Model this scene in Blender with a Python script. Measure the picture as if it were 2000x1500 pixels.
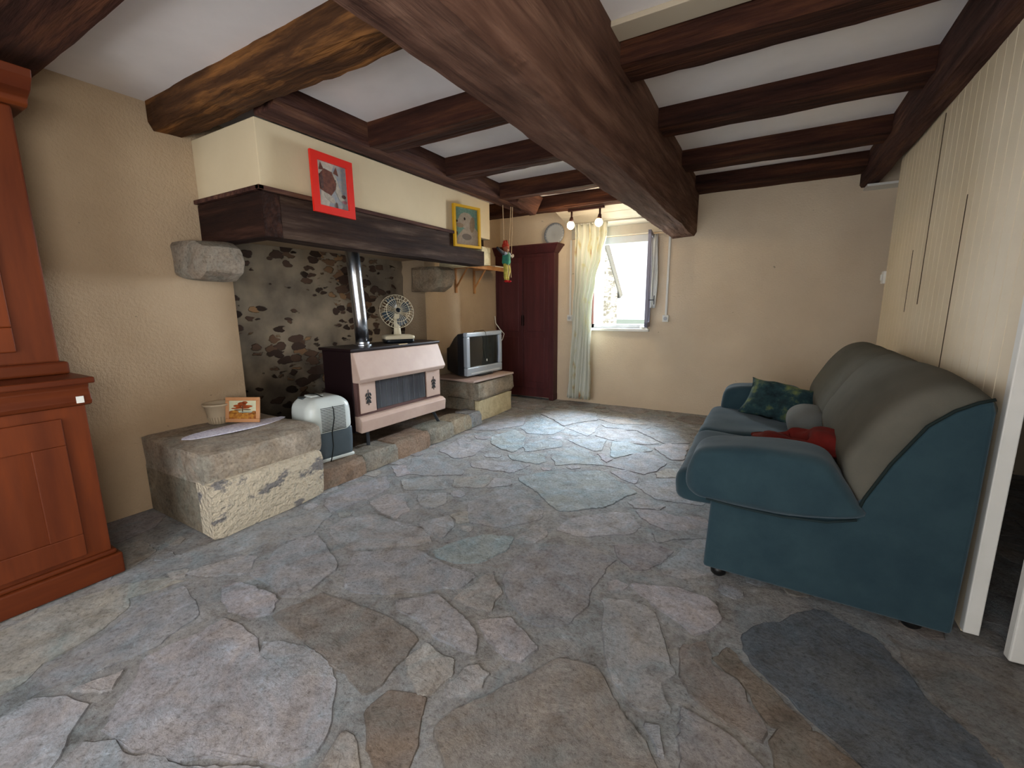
import bpy, bmesh, math, random
from mathutils import Vector, Matrix, noise
for o in list(bpy.data.objects): bpy.data.objects.remove(o)
S=bpy.context.scene
C=S.collection
PI=math.pi
# ---------------- camera ----------------
cd=bpy.data.cameras.new('camera'); cam=bpy.data.objects.new('camera',cd); C.objects.link(cam)
_r=Vector((0.86483,0.50202,-0.00742)); _u=Vector((-0.08132,0.15464,0.98462)); _w=Vector((-0.49544,0.85092,-0.17456))
mm=Matrix((_r,_u,-_w)).transposed().to_4x4(); mm.translation=Vector((0,0,1.27))
cam.matrix_world=mm
cd.sensor_fit='HORIZONTAL'; cd.sensor_width=36; cd.lens=844.67/2000*36; cd.clip_start=.05; cd.clip_end=200
S.camera=cam
# ---------------- world, exposure ----------------
S.view_settings.view_transform='Standard'; S.view_settings.look='None'; S.view_settings.gamma=1
S.view_settings.use_curve_mapping=False; S.view_settings.exposure=0.0
wd=bpy.data.worlds.new('world'); S.world=wd; wd.use_nodes=True
bg=wd.node_tree.nodes['Background']; bg.inputs[0].default_value=(.86,.93,1,1); bg.inputs[1].default_value=2.0
def area(name,loc,rot,sx,sy,power,col):
    l=bpy.data.lights.new(name,'AREA'); l.shape='RECTANGLE'; l.size=sx; l.size_y=sy; l.energy=power; l.color=col
    o=bpy.data.objects.new(name,l); C.objects.link(o); o.location=loc; o.rotation_euler=rot; return o
# daylight entering by the far window and by the glazed door behind the camera, plus an added side fill
area('window_daylight',(-1.75,7.6,4.05),(math.radians(-42),0,0),2.8,2.3,3900,(.76,.88,1))
area('sky_daylight_right',(-.3,7.7,2.0),(math.radians(-90),0,math.radians(-32)),2.0,2.2,2000,(.78,.89,1))
area('sky_daylight_left',(-4.3,7.7,2.1),(math.radians(-88),0,math.radians(45)),2.0,2.0,1500,(.78,.89,1))
area('rear_door_daylight',(-1.1,-1.95,1.25),(math.radians(104),0,0),1.9,1.9,100,(.97,.98,1))
area('added_side_fill',(1.12,-.7,1.45),(0,math.radians(112),0),1.2,1.1,80,(1,.96,.90))  # added fill with no known source, brightens the left wall and dresser front

# ---------------- materials ----------------
def lin(h):
    v=[int(h[i:i+2],16)/255 for i in (0,2,4)]
    return tuple((x/12.92 if x<=.04045 else ((x+.055)/1.055)**2.4) for x in v)+(1,)
def mat(name,c,c2=None,scale=4,stretch=(1,1,1),rough=.75,bump=0,bscale=60,bstretch=None,metal=0,c3=None,lo=.35,hi=.65,detail=8,spec=.3,emit=None,estr=0,trans=0,alpha=1,coat=0,bdist=.01):
    m=bpy.data.materials.new(name); m.use_nodes=True; nt=m.node_tree; N=nt.nodes; L=nt.links
    b=N['Principled BSDF']; b.inputs['Roughness'].default_value=rough; b.inputs['Metallic'].default_value=metal
    b.inputs['Specular IOR Level'].default_value=spec
    b.inputs['Base Color'].default_value=lin(c)
    if trans: b.inputs['Transmission Weight'].default_value=trans
    if alpha<1: b.inputs['Alpha'].default_value=alpha
    if coat: b.inputs['Coat Weight'].default_value=coat; b.inputs['Coat Roughness'].default_value=.1
    if emit: b.inputs['Emission Color'].default_value=lin(emit); b.inputs['Emission Strength'].default_value=estr
    tc=N.new('ShaderNodeTexCoord')
    if c2:
        mp=N.new('ShaderNodeMapping'); mp.inputs['Scale'].default_value=stretch; L.new(tc.outputs['Object'],mp.inputs[0])
        n=N.new('ShaderNodeTexNoise'); n.inputs['Scale'].default_value=scale; n.inputs['Detail'].default_value=detail; n.inputs['Roughness'].default_value=.6
        L.new(mp.outputs[0],n.inputs['Vector'])
        r=N.new('ShaderNodeValToRGB'); e=r.color_ramp.elements
        e[0].position=lo; e[0].color=lin(c); e[1].position=hi; e[1].color=lin(c2)
        if c3: x=e.new((lo+hi)/2); x.color=lin(c3)
        L.new(n.outputs['Fac'],r.inputs[0]); L.new(r.outputs[0],b.inputs['Base Color'])
    if bump:
        mp=N.new('ShaderNodeMapping'); mp.inputs['Scale'].default_value=bstretch or stretch; L.new(tc.outputs['Object'],mp.inputs[0])
        n=N.new('ShaderNodeTexNoise'); n.inputs['Scale'].default_value=bscale; n.inputs['Detail'].default_value=5
        L.new(mp.outputs[0],n.inputs['Vector'])
        bp=N.new('ShaderNodeBump'); bp.inputs['Strength'].default_value=bump; bp.inputs['Distance'].default_value=bdist
        L.new(n.outputs['Fac'],bp.inputs['Height']); L.new(bp.outputs[0],b.inputs['Normal'])
    return m
def spots(m,col='5a5048',scale=14,th=.70):
    # small scuffs and dirt flecks
    nt=m.node_tree; N=nt.nodes; L=nt.links; b=N['Principled BSDF']; src=b.inputs['Base Color'].links[0].from_socket
    tc=N.new('ShaderNodeTexCoord'); n=N.new('ShaderNodeTexNoise'); n.inputs['Scale'].default_value=scale; n.inputs['Detail'].default_value=6; n.inputs['Roughness'].default_value=.6; L.new(tc.outputs['Object'],n.inputs['Vector'])
    r=N.new('ShaderNodeMapRange'); r.inputs[1].default_value=th; r.inputs[2].default_value=th+.03; r.inputs[4].default_value=.55; L.new(n.outputs['Fac'],r.inputs[0])
    mx=N.new('ShaderNodeMixRGB'); mx.inputs[2].default_value=lin(col); L.new(r.outputs[0],mx.inputs[0]); L.new(src,mx.inputs[1]); L.new(mx.outputs[0],b.inputs['Base Color']); return m
def vcol_mat(name,scale=4,bump=.6,rough=.8,amt=.25,hue=1,stretch=(1,1,1)):
    m=bpy.data.materials.new(name); m.use_nodes=True; nt=m.node_tree; N=nt.nodes; L=nt.links; b=N['Principled BSDF']
    b.inputs['Roughness'].default_value=rough; b.inputs['Specular IOR Level'].default_value=.35
    a=N.new('ShaderNodeVertexColor'); a.layer_name='Col'
    tc=N.new('ShaderNodeTexCoord'); mp=N.new('ShaderNodeMapping'); mp.inputs['Scale'].default_value=stretch; L.new(tc.outputs['Object'],mp.inputs[0])
    def nz(s,d=10,ro=.65,dist=0):
        n=N.new('ShaderNodeTexNoise'); n.inputs['Scale'].default_value=s; n.inputs['Detail'].default_value=d; n.inputs['Roughness'].default_value=ro; n.inputs['Distortion'].default_value=dist
        L.new(mp.outputs[0],n.inputs['Vector']); return n
    def ramp(src,stops):
        r=N.new('ShaderNodeValToRGB'); e=r.color_ramp.elements; e[0].position=stops[0][0]; e[0].color=stops[0][1]+(1,); e[1].position=stops[-1][0]; e[1].color=stops[-1][1]+(1,)
        for p,c in stops[1:-1]: x=e.new(p); x.color=c+(1,)
        L.new(src.outputs['Fac'],r.inputs[0]); return r
    def mul(a_,b_,f=1):
        x=N.new('ShaderNodeMixRGB'); x.blend_type='MULTIPLY'; x.inputs[0].default_value=f; L.new(a_,x.inputs[1]); L.new(b_,x.inputs[2]); return x.outputs[0]
    n1=nz(scale,12,.72,.8); nh=nz(scale*.8,8,.6,1.2); nh2=nz(scale*1.9,9,.65,.6); n2=nz(scale*11,8,.75); n3=nz(scale*32,4,.7)
    c=mul(a.outputs['Color'],ramp(n1,[(.3,(1-amt,)*3),(.5,(1,1,1)),(.7,(1+amt,)*3)]).outputs[0])
    c=mul(c,ramp(nh,[(.34,(1.07,1.0,.92)),(.5,(1.0,.99,.99)),(.66,(.88,.98,1.03))]).outputs[0],hue)
    c=mul(c,ramp(nh2,[(.36,(.76,.73,.70)),(.48,(1,1,1)),(.56,(1.03,1.03,1.03)),(.68,(1.3,1.34,1.37))]).outputs[0],hue)
    c=mul(c,ramp(n2,[(.33,(.52,.50,.48)),(.46,(1,1,1)),(.66,(1.3,1.31,1.32))]).outputs[0])
    L.new(c,b.inputs['Base Color'])
    def bmp(src,st,di,prev=None):
        bp=N.new('ShaderNodeBump'); bp.inputs['Strength'].default_value=st; bp.inputs['Distance'].default_value=di; L.new(src.outputs['Fac'],bp.inputs['Height'])
        if prev: L.new(prev.outputs[0],bp.inputs['Normal'])
        return bp
    x=bmp(n1,bump,.05); x=bmp(n2,bump,.012,x); x=bmp(n3,bump*.8,.004,x); L.new(x.outputs[0],b.inputs['Normal'])
    return m
def rubble_mat(name):
    m=bpy.data.materials.new(name); m.use_nodes=True; nt=m.node_tree; N=nt.nodes; L=nt.links; b=N['Principled BSDF']; b.inputs['Roughness'].default_value=.9
    b.inputs['Specular IOR Level'].default_value=.15
    tc=N.new('ShaderNodeTexCoord'); mp=N.new('ShaderNodeMapping'); mp.inputs['Scale'].default_value=(6,7.5,15); L.new(tc.outputs['Object'],mp.inputs[0])
    nz=N.new('ShaderNodeTexNoise'); nz.inputs['Scale'].default_value=1.3; nz.inputs['Detail'].default_value=4; L.new(mp.outputs[0],nz.inputs['Vector'])
    mxv=N.new('ShaderNodeMixRGB'); mxv.blend_type='ADD'; mxv.inputs[0].default_value=.9; L.new(mp.outputs[0],mxv.inputs[1]); L.new(nz.outputs['Color'],mxv.inputs[2])
    v=N.new('ShaderNodeTexVoronoi'); v.inputs['Scale'].default_value=1; L.new(mxv.outputs[0],v.inputs['Vector'])
    # how much stone shows through the mortar varies over the wall
    big=N.new('ShaderNodeTexNoise'); big.inputs['Scale'].default_value=1.7; big.inputs['Detail'].default_value=3; L.new(tc.outputs['Object'],big.inputs['Vector'])
    th=N.new('ShaderNodeMapRange'); th.inputs[1].default_value=.38; th.inputs[2].default_value=.66; th.inputs[3].default_value=-.04; th.inputs[4].default_value=.5; L.new(big.outputs['Fac'],th.inputs[0])
    sep0=N.new('ShaderNodeSeparateColor'); L.new(v.outputs['Color'],sep0.inputs[0])
    thm=N.new('ShaderNodeMath'); thm.operation='MULTIPLY_ADD'; thm.inputs[1].default_value=.35; L.new(sep0.outputs[1],thm.inputs[0]); L.new(th.outputs[0],thm.inputs[2])
    sb=N.new('ShaderNodeMath'); sb.operation='SUBTRACT'; L.new(thm.outputs[0],sb.inputs[0]); L.new(v.outputs['Distance'],sb.inputs[1])
    ms=N.new('ShaderNodeMapRange'); ms.inputs[1].default_value=.0; ms.inputs[2].default_value=.07; L.new(sb.outputs[0],ms.inputs[0])
    cr=N.new('ShaderNodeValToRGB'); e=cr.color_ramp.elements; e[0].color=lin('2a2019'); e[1].color=lin('8a6b4c'); e[0].position=0; e[1].position=1
    x=e.new(.45); x.color=lin('40312a'); x=e.new(.75); x.color=lin('5c4636'); L.new(sep0.outputs[0],cr.inputs[0])
    n2=N.new('ShaderNodeTexNoise'); n2.inputs['Scale'].default_value=3.1; n2.inputs['Detail'].default_value=8; L.new(tc.outputs['Object'],n2.inputs['Vector'])
    mr=N.new('ShaderNodeValToRGB'); e=mr.color_ramp.elements; e[0].position=.33; e[0].color=lin('5c5348'); e[1].position=.68; e[1].color=lin('8f816e'); L.new(n2.outputs['Fac'],mr.inputs[0])
    mx=N.new('ShaderNodeMixRGB'); L.new(ms.outputs[0],mx.inputs[0]); L.new(mr.outputs[0],mx.inputs[1]); L.new(cr.outputs[0],mx.inputs[2])
    # soot from old fires low on the wall
    sp=N.new('ShaderNodeSeparateXYZ'); L.new(tc.outputs['Object'],sp.inputs[0])
    wob=N.new('ShaderNodeMath'); wob.operation='MULTIPLY_ADD'; wob.inputs[1].default_value=.7; L.new(n2.outputs['Fac'],wob.inputs[0]); L.new(sp.outputs[2],wob.inputs[2])
    so=N.new('ShaderNodeMapRange'); so.inputs[1].default_value=.75; so.inputs[2].default_value=1.25; so.inputs[3].default_value=.32; so.inputs[4].default_value=1; L.new(wob.outputs[0],so.inputs[0])
    mx2=N.new('ShaderNodeMixRGB'); mx2.blend_type='MULTIPLY'; mx2.inputs[0].default_value=1; L.new(mx.outputs[0],mx2.inputs[1]); L.new(so.outputs[0],mx2.inputs[2])
    L.new(mx2.outputs[0],b.inputs['Base Color'])
    hh=N.new('ShaderNodeMath'); hh.operation='MULTIPLY_ADD'; hh.inputs[1].default_value=.5; L.new(n2.outputs['Fac'],hh.inputs[0]); L.new(ms.outputs[0],hh.inputs[2])
    bp=N.new('ShaderNodeBump'); bp.inputs['Strength'].default_value=.9; bp.inputs['Distance'].default_value=.02; L.new(hh.outputs[0],bp.inputs['Height']); L.new(bp.outputs[0],b.inputs['Normal'])
    return m
def pine_mat(name):
    # cream painted tongue and groove boards along Y
    m=mat(name,'d8cfba','c9bfa8',scale=1.5,rough=.6,bump=.05,bscale=40)
    nt=m.node_tree; N=nt.nodes; L=nt.links; b=N['Principled BSDF']
    return m

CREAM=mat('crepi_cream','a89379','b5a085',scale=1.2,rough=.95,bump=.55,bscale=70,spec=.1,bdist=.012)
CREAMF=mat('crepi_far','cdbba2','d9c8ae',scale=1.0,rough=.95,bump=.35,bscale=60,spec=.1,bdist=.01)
HOODM=mat('plaster_hood','cfbf9f','c8b797',scale=2,rough=.9,bump=.08,bscale=40)
spots(CREAM); spots(CREAMF,scale=11,th=.69)
CEILM=mat('ceiling_paint','efeae8','e4dfdd',scale=1.5,rough=.95,bump=.05,bscale=30)
def woodx(name,c,c2,c3,axis,rough=.85,bump=.7):
    st=[9,9,9]; st[axis]=.9
    return mat(name,c,c2,scale=1.6,stretch=st,rough=rough,bump=bump,bscale=3,bstretch=[s*1.3 for s in st],c3=c3,lo=.28,hi=.72,bdist=.03,spec=.12)
OAKX=woodx('old_oak_x','20120f','5e3a26','3a221a',0)
OAKBIG=woodx('old_oak_big_x','26150d','8f6034','4c321f',0)
OAKY=woodx('old_oak_y','281712','6b4a38','49302a',1)
OAKM=woodx('old_oak_main','412c25','846656','654a3e',1)
MANT=woodx('mantel_oak','1c1210','5f4e42','35261f',1)
CHERRY=mat('cherry_wood','4a1d09','6e3110',scale=1.3,stretch=(6,6,.7),rough=.5,c3='5b280f',bump=.06,bscale=3,lo=.3,hi=.7,spec=.22)
CHERRYH=mat('cherry_wood_h','481c0b','663013',scale=1.3,stretch=(6,.7,6),rough=.42,c3='54240e',bump=.06,bscale=3,lo=.3,hi=.7,spec=.22)
ARM=mat('armoire_wood','3c1a1b','532628',scale=1.3,stretch=(7,7,.8),rough=.5,c3='472022',bump=.05,bscale=3,lo=.3,hi=.7)
PINE=mat('pine_shelf','9a6a40','b58350',scale=2,stretch=(5,5,5),rough=.6)
SOFA=mat('sofa_cover','263941','2d4148',scale=7,rough=.95,bump=.25,bscale=260,spec=.1,bdist=.003)
SOFAB=mat('sofa_cover_back','53524a','5e5b52',scale=3,rough=.95,bump=.25,bscale=260,spec=.1,bdist=.003)
for _m in (SOFA,SOFAB):
    _b=_m.node_tree.nodes['Principled BSDF']; _b.inputs['Sheen Weight'].default_value=(.22 if _m is SOFA else .0); _b.inputs['Sheen Roughness'].default_value=.5; _b.inputs['Sheen Tint'].default_value=(.75,.88,1,1)
BLACK=mat('black_plastic','0c0c0d',rough=.4)
CABLE=mat('black_cable','101516',rough=.5)
FLOORM=vcol_mat('flagstone',scale=5.5,bump=.8,amt=.16,rough=.62)
BLOCKM=vcol_mat('bench_stone',scale=5,bump=.75,amt=.2,rough=.85)
ROUGHP=mat('rough_plaster','7d7a78','c3b8a3',scale=5,rough=.95,bump=1,bscale=38,lo=.41,hi=.45,bdist=.04,stretch=(1,.8,1.5),bstretch=(1,1,1))
ROUGHP2=mat('rough_plaster_pale','b9ab88','d6cba8',scale=8,rough=.95,bump=.8,bscale=28,bdist=.02)
RUB=rubble_mat('rubble_wall')
PANEL=mat('cream_boards','dccdb2','d2c2a5',scale=1.4,rough=.6,bump=.03,bscale=30)
WHITE=mat('white_paint','dddcd6','d2d1ca',scale=3,rough=.5)
WHITEG=mat('white_grey_paint','b9bcbf','a9acb0',scale=3,rough=.5)

# ---------------- mesh building ----------------
ORG={}
class MB:
    def __init__(s): s.v=[]; s.f=[]; s.c=[]; s.cur=None
    def add(s,vs,fs,col=None):
        n=len(s.v); s.v+= [Vector(v) for v in vs]; s.f+=[[i+n for i in f] for f in fs]; s.c+=[col or s.cur]*len(fs); return s
    def box(s,x0,y0,z0,x1,y1,z1,M=None,col=None):
        x0,x1=min(x0,x1),max(x0,x1); y0,y1=min(y0,y1),max(y0,y1); z0,z1=min(z0,z1),max(z0,z1)
        vs=[Vector(p) for p in ((x0,y0,z0),(x1,y0,z0),(x1,y1,z0),(x0,y1,z0),(x0,y0,z1),(x1,y0,z1),(x1,y1,z1),(x0,y1,z1))]
        if M: vs=[M@p for p in vs]
        return s.add(vs,[(0,3,2,1),(4,5,6,7),(0,1,5,4),(1,2,6,5),(2,3,7,6),(3,0,4,7)],col)
    def hexa(s,b,t,col=None):
        return s.add(list(b)+list(t),[(3,2,1,0),(4,5,6,7),(0,1,5,4),(1,2,6,5),(2,3,7,6),(3,0,4,7)],col)
    def tube(s,pts,r,n=8,cap=True):
        pts=[Vector(p) for p in pts]; rr=r if isinstance(r,(list,tuple)) else [r]*len(pts); rings=[]
        t0=(pts[1]-pts[0]).normalized(); a=t0.orthogonal().normalized(); base=len(s.v); fs=[]
        vs=[]
        for i,p in enumerate(pts):
            t=(pts[min(i+1,len(pts)-1)]-pts[max(i-1,0)]).normalized()
            a=(a-t*a.dot(t)); a=a.normalized() if a.length>1e-6 else t.orthogonal().normalized(); b=t.cross(a)
            for k in range(n):
                an=2*PI*k/n; vs.append(p+(a*math.cos(an)+b*math.sin(an))*rr[i])
        for i in range(len(pts)-1):
            for k in range(n): fs.append((i*n+k,i*n+(k+1)%n,(i+1)*n+(k+1)%n,(i+1)*n+k))
        if cap: fs.append(tuple(range(n))[::-1]); fs.append(tuple((len(pts)-1)*n+k for k in range(n)))
        return s.add(vs,fs)
    def lathe(s,prof,o=(0,0,0),n=24,M=None):
        vs=[];fs=[];o=Vector(o)
        for r,z in prof:
            for k in range(n):
                p=Vector((r*math.cos(2*PI*k/n),r*math.sin(2*PI*k/n),z))
                if M: p=M@p
                vs.append(p+o)
        for i in range(len(prof)-1):
            for k in range(n): fs.append((i*n+k,i*n+(k+1)%n,(i+1)*n+(k+1)%n,(i+1)*n+k))
        fs.append(tuple(range(n))[::-1]); fs.append(tuple((len(prof)-1)*n+k for k in range(n)))
        return s.add(vs,fs)
    def prism(s,poly,axis,a,b,col=None):
        def P(p,t):
            return {0:(t,p[0],p[1]),1:(p[0],t,p[1]),2:(p[0],p[1],t)}[axis]
        n=len(poly)
        return s.add([P(p,a) for p in poly]+[P(p,b) for p in poly],[tuple(range(n)),tuple(range(n,2*n))[::-1]]+[(i,n+i,n+(i+1)%n,(i+1)%n) for i in range(n)],col)
    def ell(s,c,r,n=14,m=10,M=None):
        vs=[];fs=[]
        c=Vector(c)
        for i in range(m+1):
            th=PI*i/m
            for k in range(n):
                p=Vector((r[0]*math.sin(th)*math.cos(2*PI*k/n),r[1]*math.sin(th)*math.sin(2*PI*k/n),r[2]*math.cos(th)))
                if M: p=M@p
                vs.append(c+p)
        for i in range(m):
            for k in range(n): fs.append((i*n+k,(i+1)*n+k,(i+1)*n+(k+1)%n,i*n+(k+1)%n))
        return s.add(vs,fs)
    def rbox(s,c,h,r,n=10,M=None,amp=0,fr=5,puff=0,seed=0,shape=None):
        """rounded box, optional noise and shape function"""
        c=Vector(c); h=Vector(h); vid={}; vs=[]; fs=[]
        def V(i,j,k):
            key=(i,j,k)
            if key in vid: return vid[key]
            q=Vector((2*i/n-1,2*j/n-1,2*k/n-1)); q=Vector([math.sin(t*PI/2)*.35+t*.65 for t in q])
            p=Vector((q.x*h.x,q.y*h.y,q.z*h.z)); cl=Vector([max(-(h[a]-r),min(h[a]-r,p[a])) for a in range(3)])
            d=p-cl
            if d.length>1e-9: p=cl+d.normalized()*r
            if puff:
                f=(1-q.x*q.x)*(1-q.y*q.y); p.z+=puff*f*(1 if q.z>0 else -1)
            if shape: p=shape(p,q)
            if amp:
                nn=noise.noise_vector((p+Vector((seed,seed*2,0)))*fr); p+=nn*amp
            if M: p=M@p
            vs.append(c+p); vid[key]=len(vs)-1; return vid[key]
        for a in range(n):
            for b in range(n):
                fs.append((V(a,b,0),V(a,b+1,0),V(a+1,b+1,0),V(a+1,b,0))); fs.append((V(a,b,n),V(a+1,b,n),V(a+1,b+1,n),V(a,b+1,n)))
                fs.append((V(a,0,b),V(a+1,0,b),V(a+1,0,b+1),V(a,0,b+1))); fs.append((V(a,n,b),V(a,n,b+1),V(a+1,n,b+1),V(a+1,n,b)))
                fs.append((V(0,a,b),V(0,a,b+1),V(0,a+1,b+1),V(0,a+1,b))); fs.append((V(n,a,b),V(n,a+1,b),V(n,a+1,b+1),V(n,a,b+1)))
        return s.add(vs,fs)
    def build(s,name,m,parent=None,bev=0,smooth=False,sub=0,local=False,seg=2):
        me=bpy.data.meshes.new(name)
        off=Vector((0,0,0))
        if parent is not None and not local: off=ORG.get(parent.name,Vector((0,0,0)))
        me.from_pydata([tuple(v-off) for v in s.v],[],s.f); me.validate(); me.update()
        bm=bmesh.new(); bm.from_mesh(me); bmesh.ops.recalc_face_normals(bm,faces=bm.faces); bm.to_mesh(me); bm.free()
        if any(s.c) and len(me.polygons)==len(s.c):
            ca=me.color_attributes.new('Col','FLOAT_COLOR','CORNER')
            for p in me.polygons:
                for li in p.loop_indices: ca.data[li].color=s.c[p.index] or (.3,.3,.3,1)
        me.materials.append(m)
        o=bpy.data.objects.new(name,me); C.objects.link(o)
        if parent is not None:
            o.parent=parent; ORG[o.name]=off
        if smooth: me.polygons.foreach_set('use_smooth',[True]*len(me.polygons))
        if bev: b=o.modifiers.new('bevel','BEVEL'); b.width=bev; b.segments=seg; b.limit_method='ANGLE'; b.angle_limit=.6
        if sub: q=o.modifiers.new('sub','SUBSURF'); q.levels=sub; q.render_levels=sub
        return o
def tag(o,label=None,cat=None,group=None,kind=None):
    if label: o['label']=label
    if cat: o['category']=cat
    if group: o['group']=group
    if kind: o['kind']=kind
    return o
def thing(name,label,cat,loc=(0,0,0),rz=0,group=None):
    o=bpy.data.objects.new(name,None); C.objects.link(o); o.location=loc; o.rotation_euler=(0,0,rz); o.empty_display_size=.05
    ORG[o.name]=Vector(loc); return tag(o,label,cat,group)
def struct(o): o['kind']='structure'; return o
def rnd(a,b): return random.uniform(a,b)
def sharp(o,a=32):
    o.data.set_sharp_from_angle(angle=math.radians(a)); return o
random.seed(4)

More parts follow.
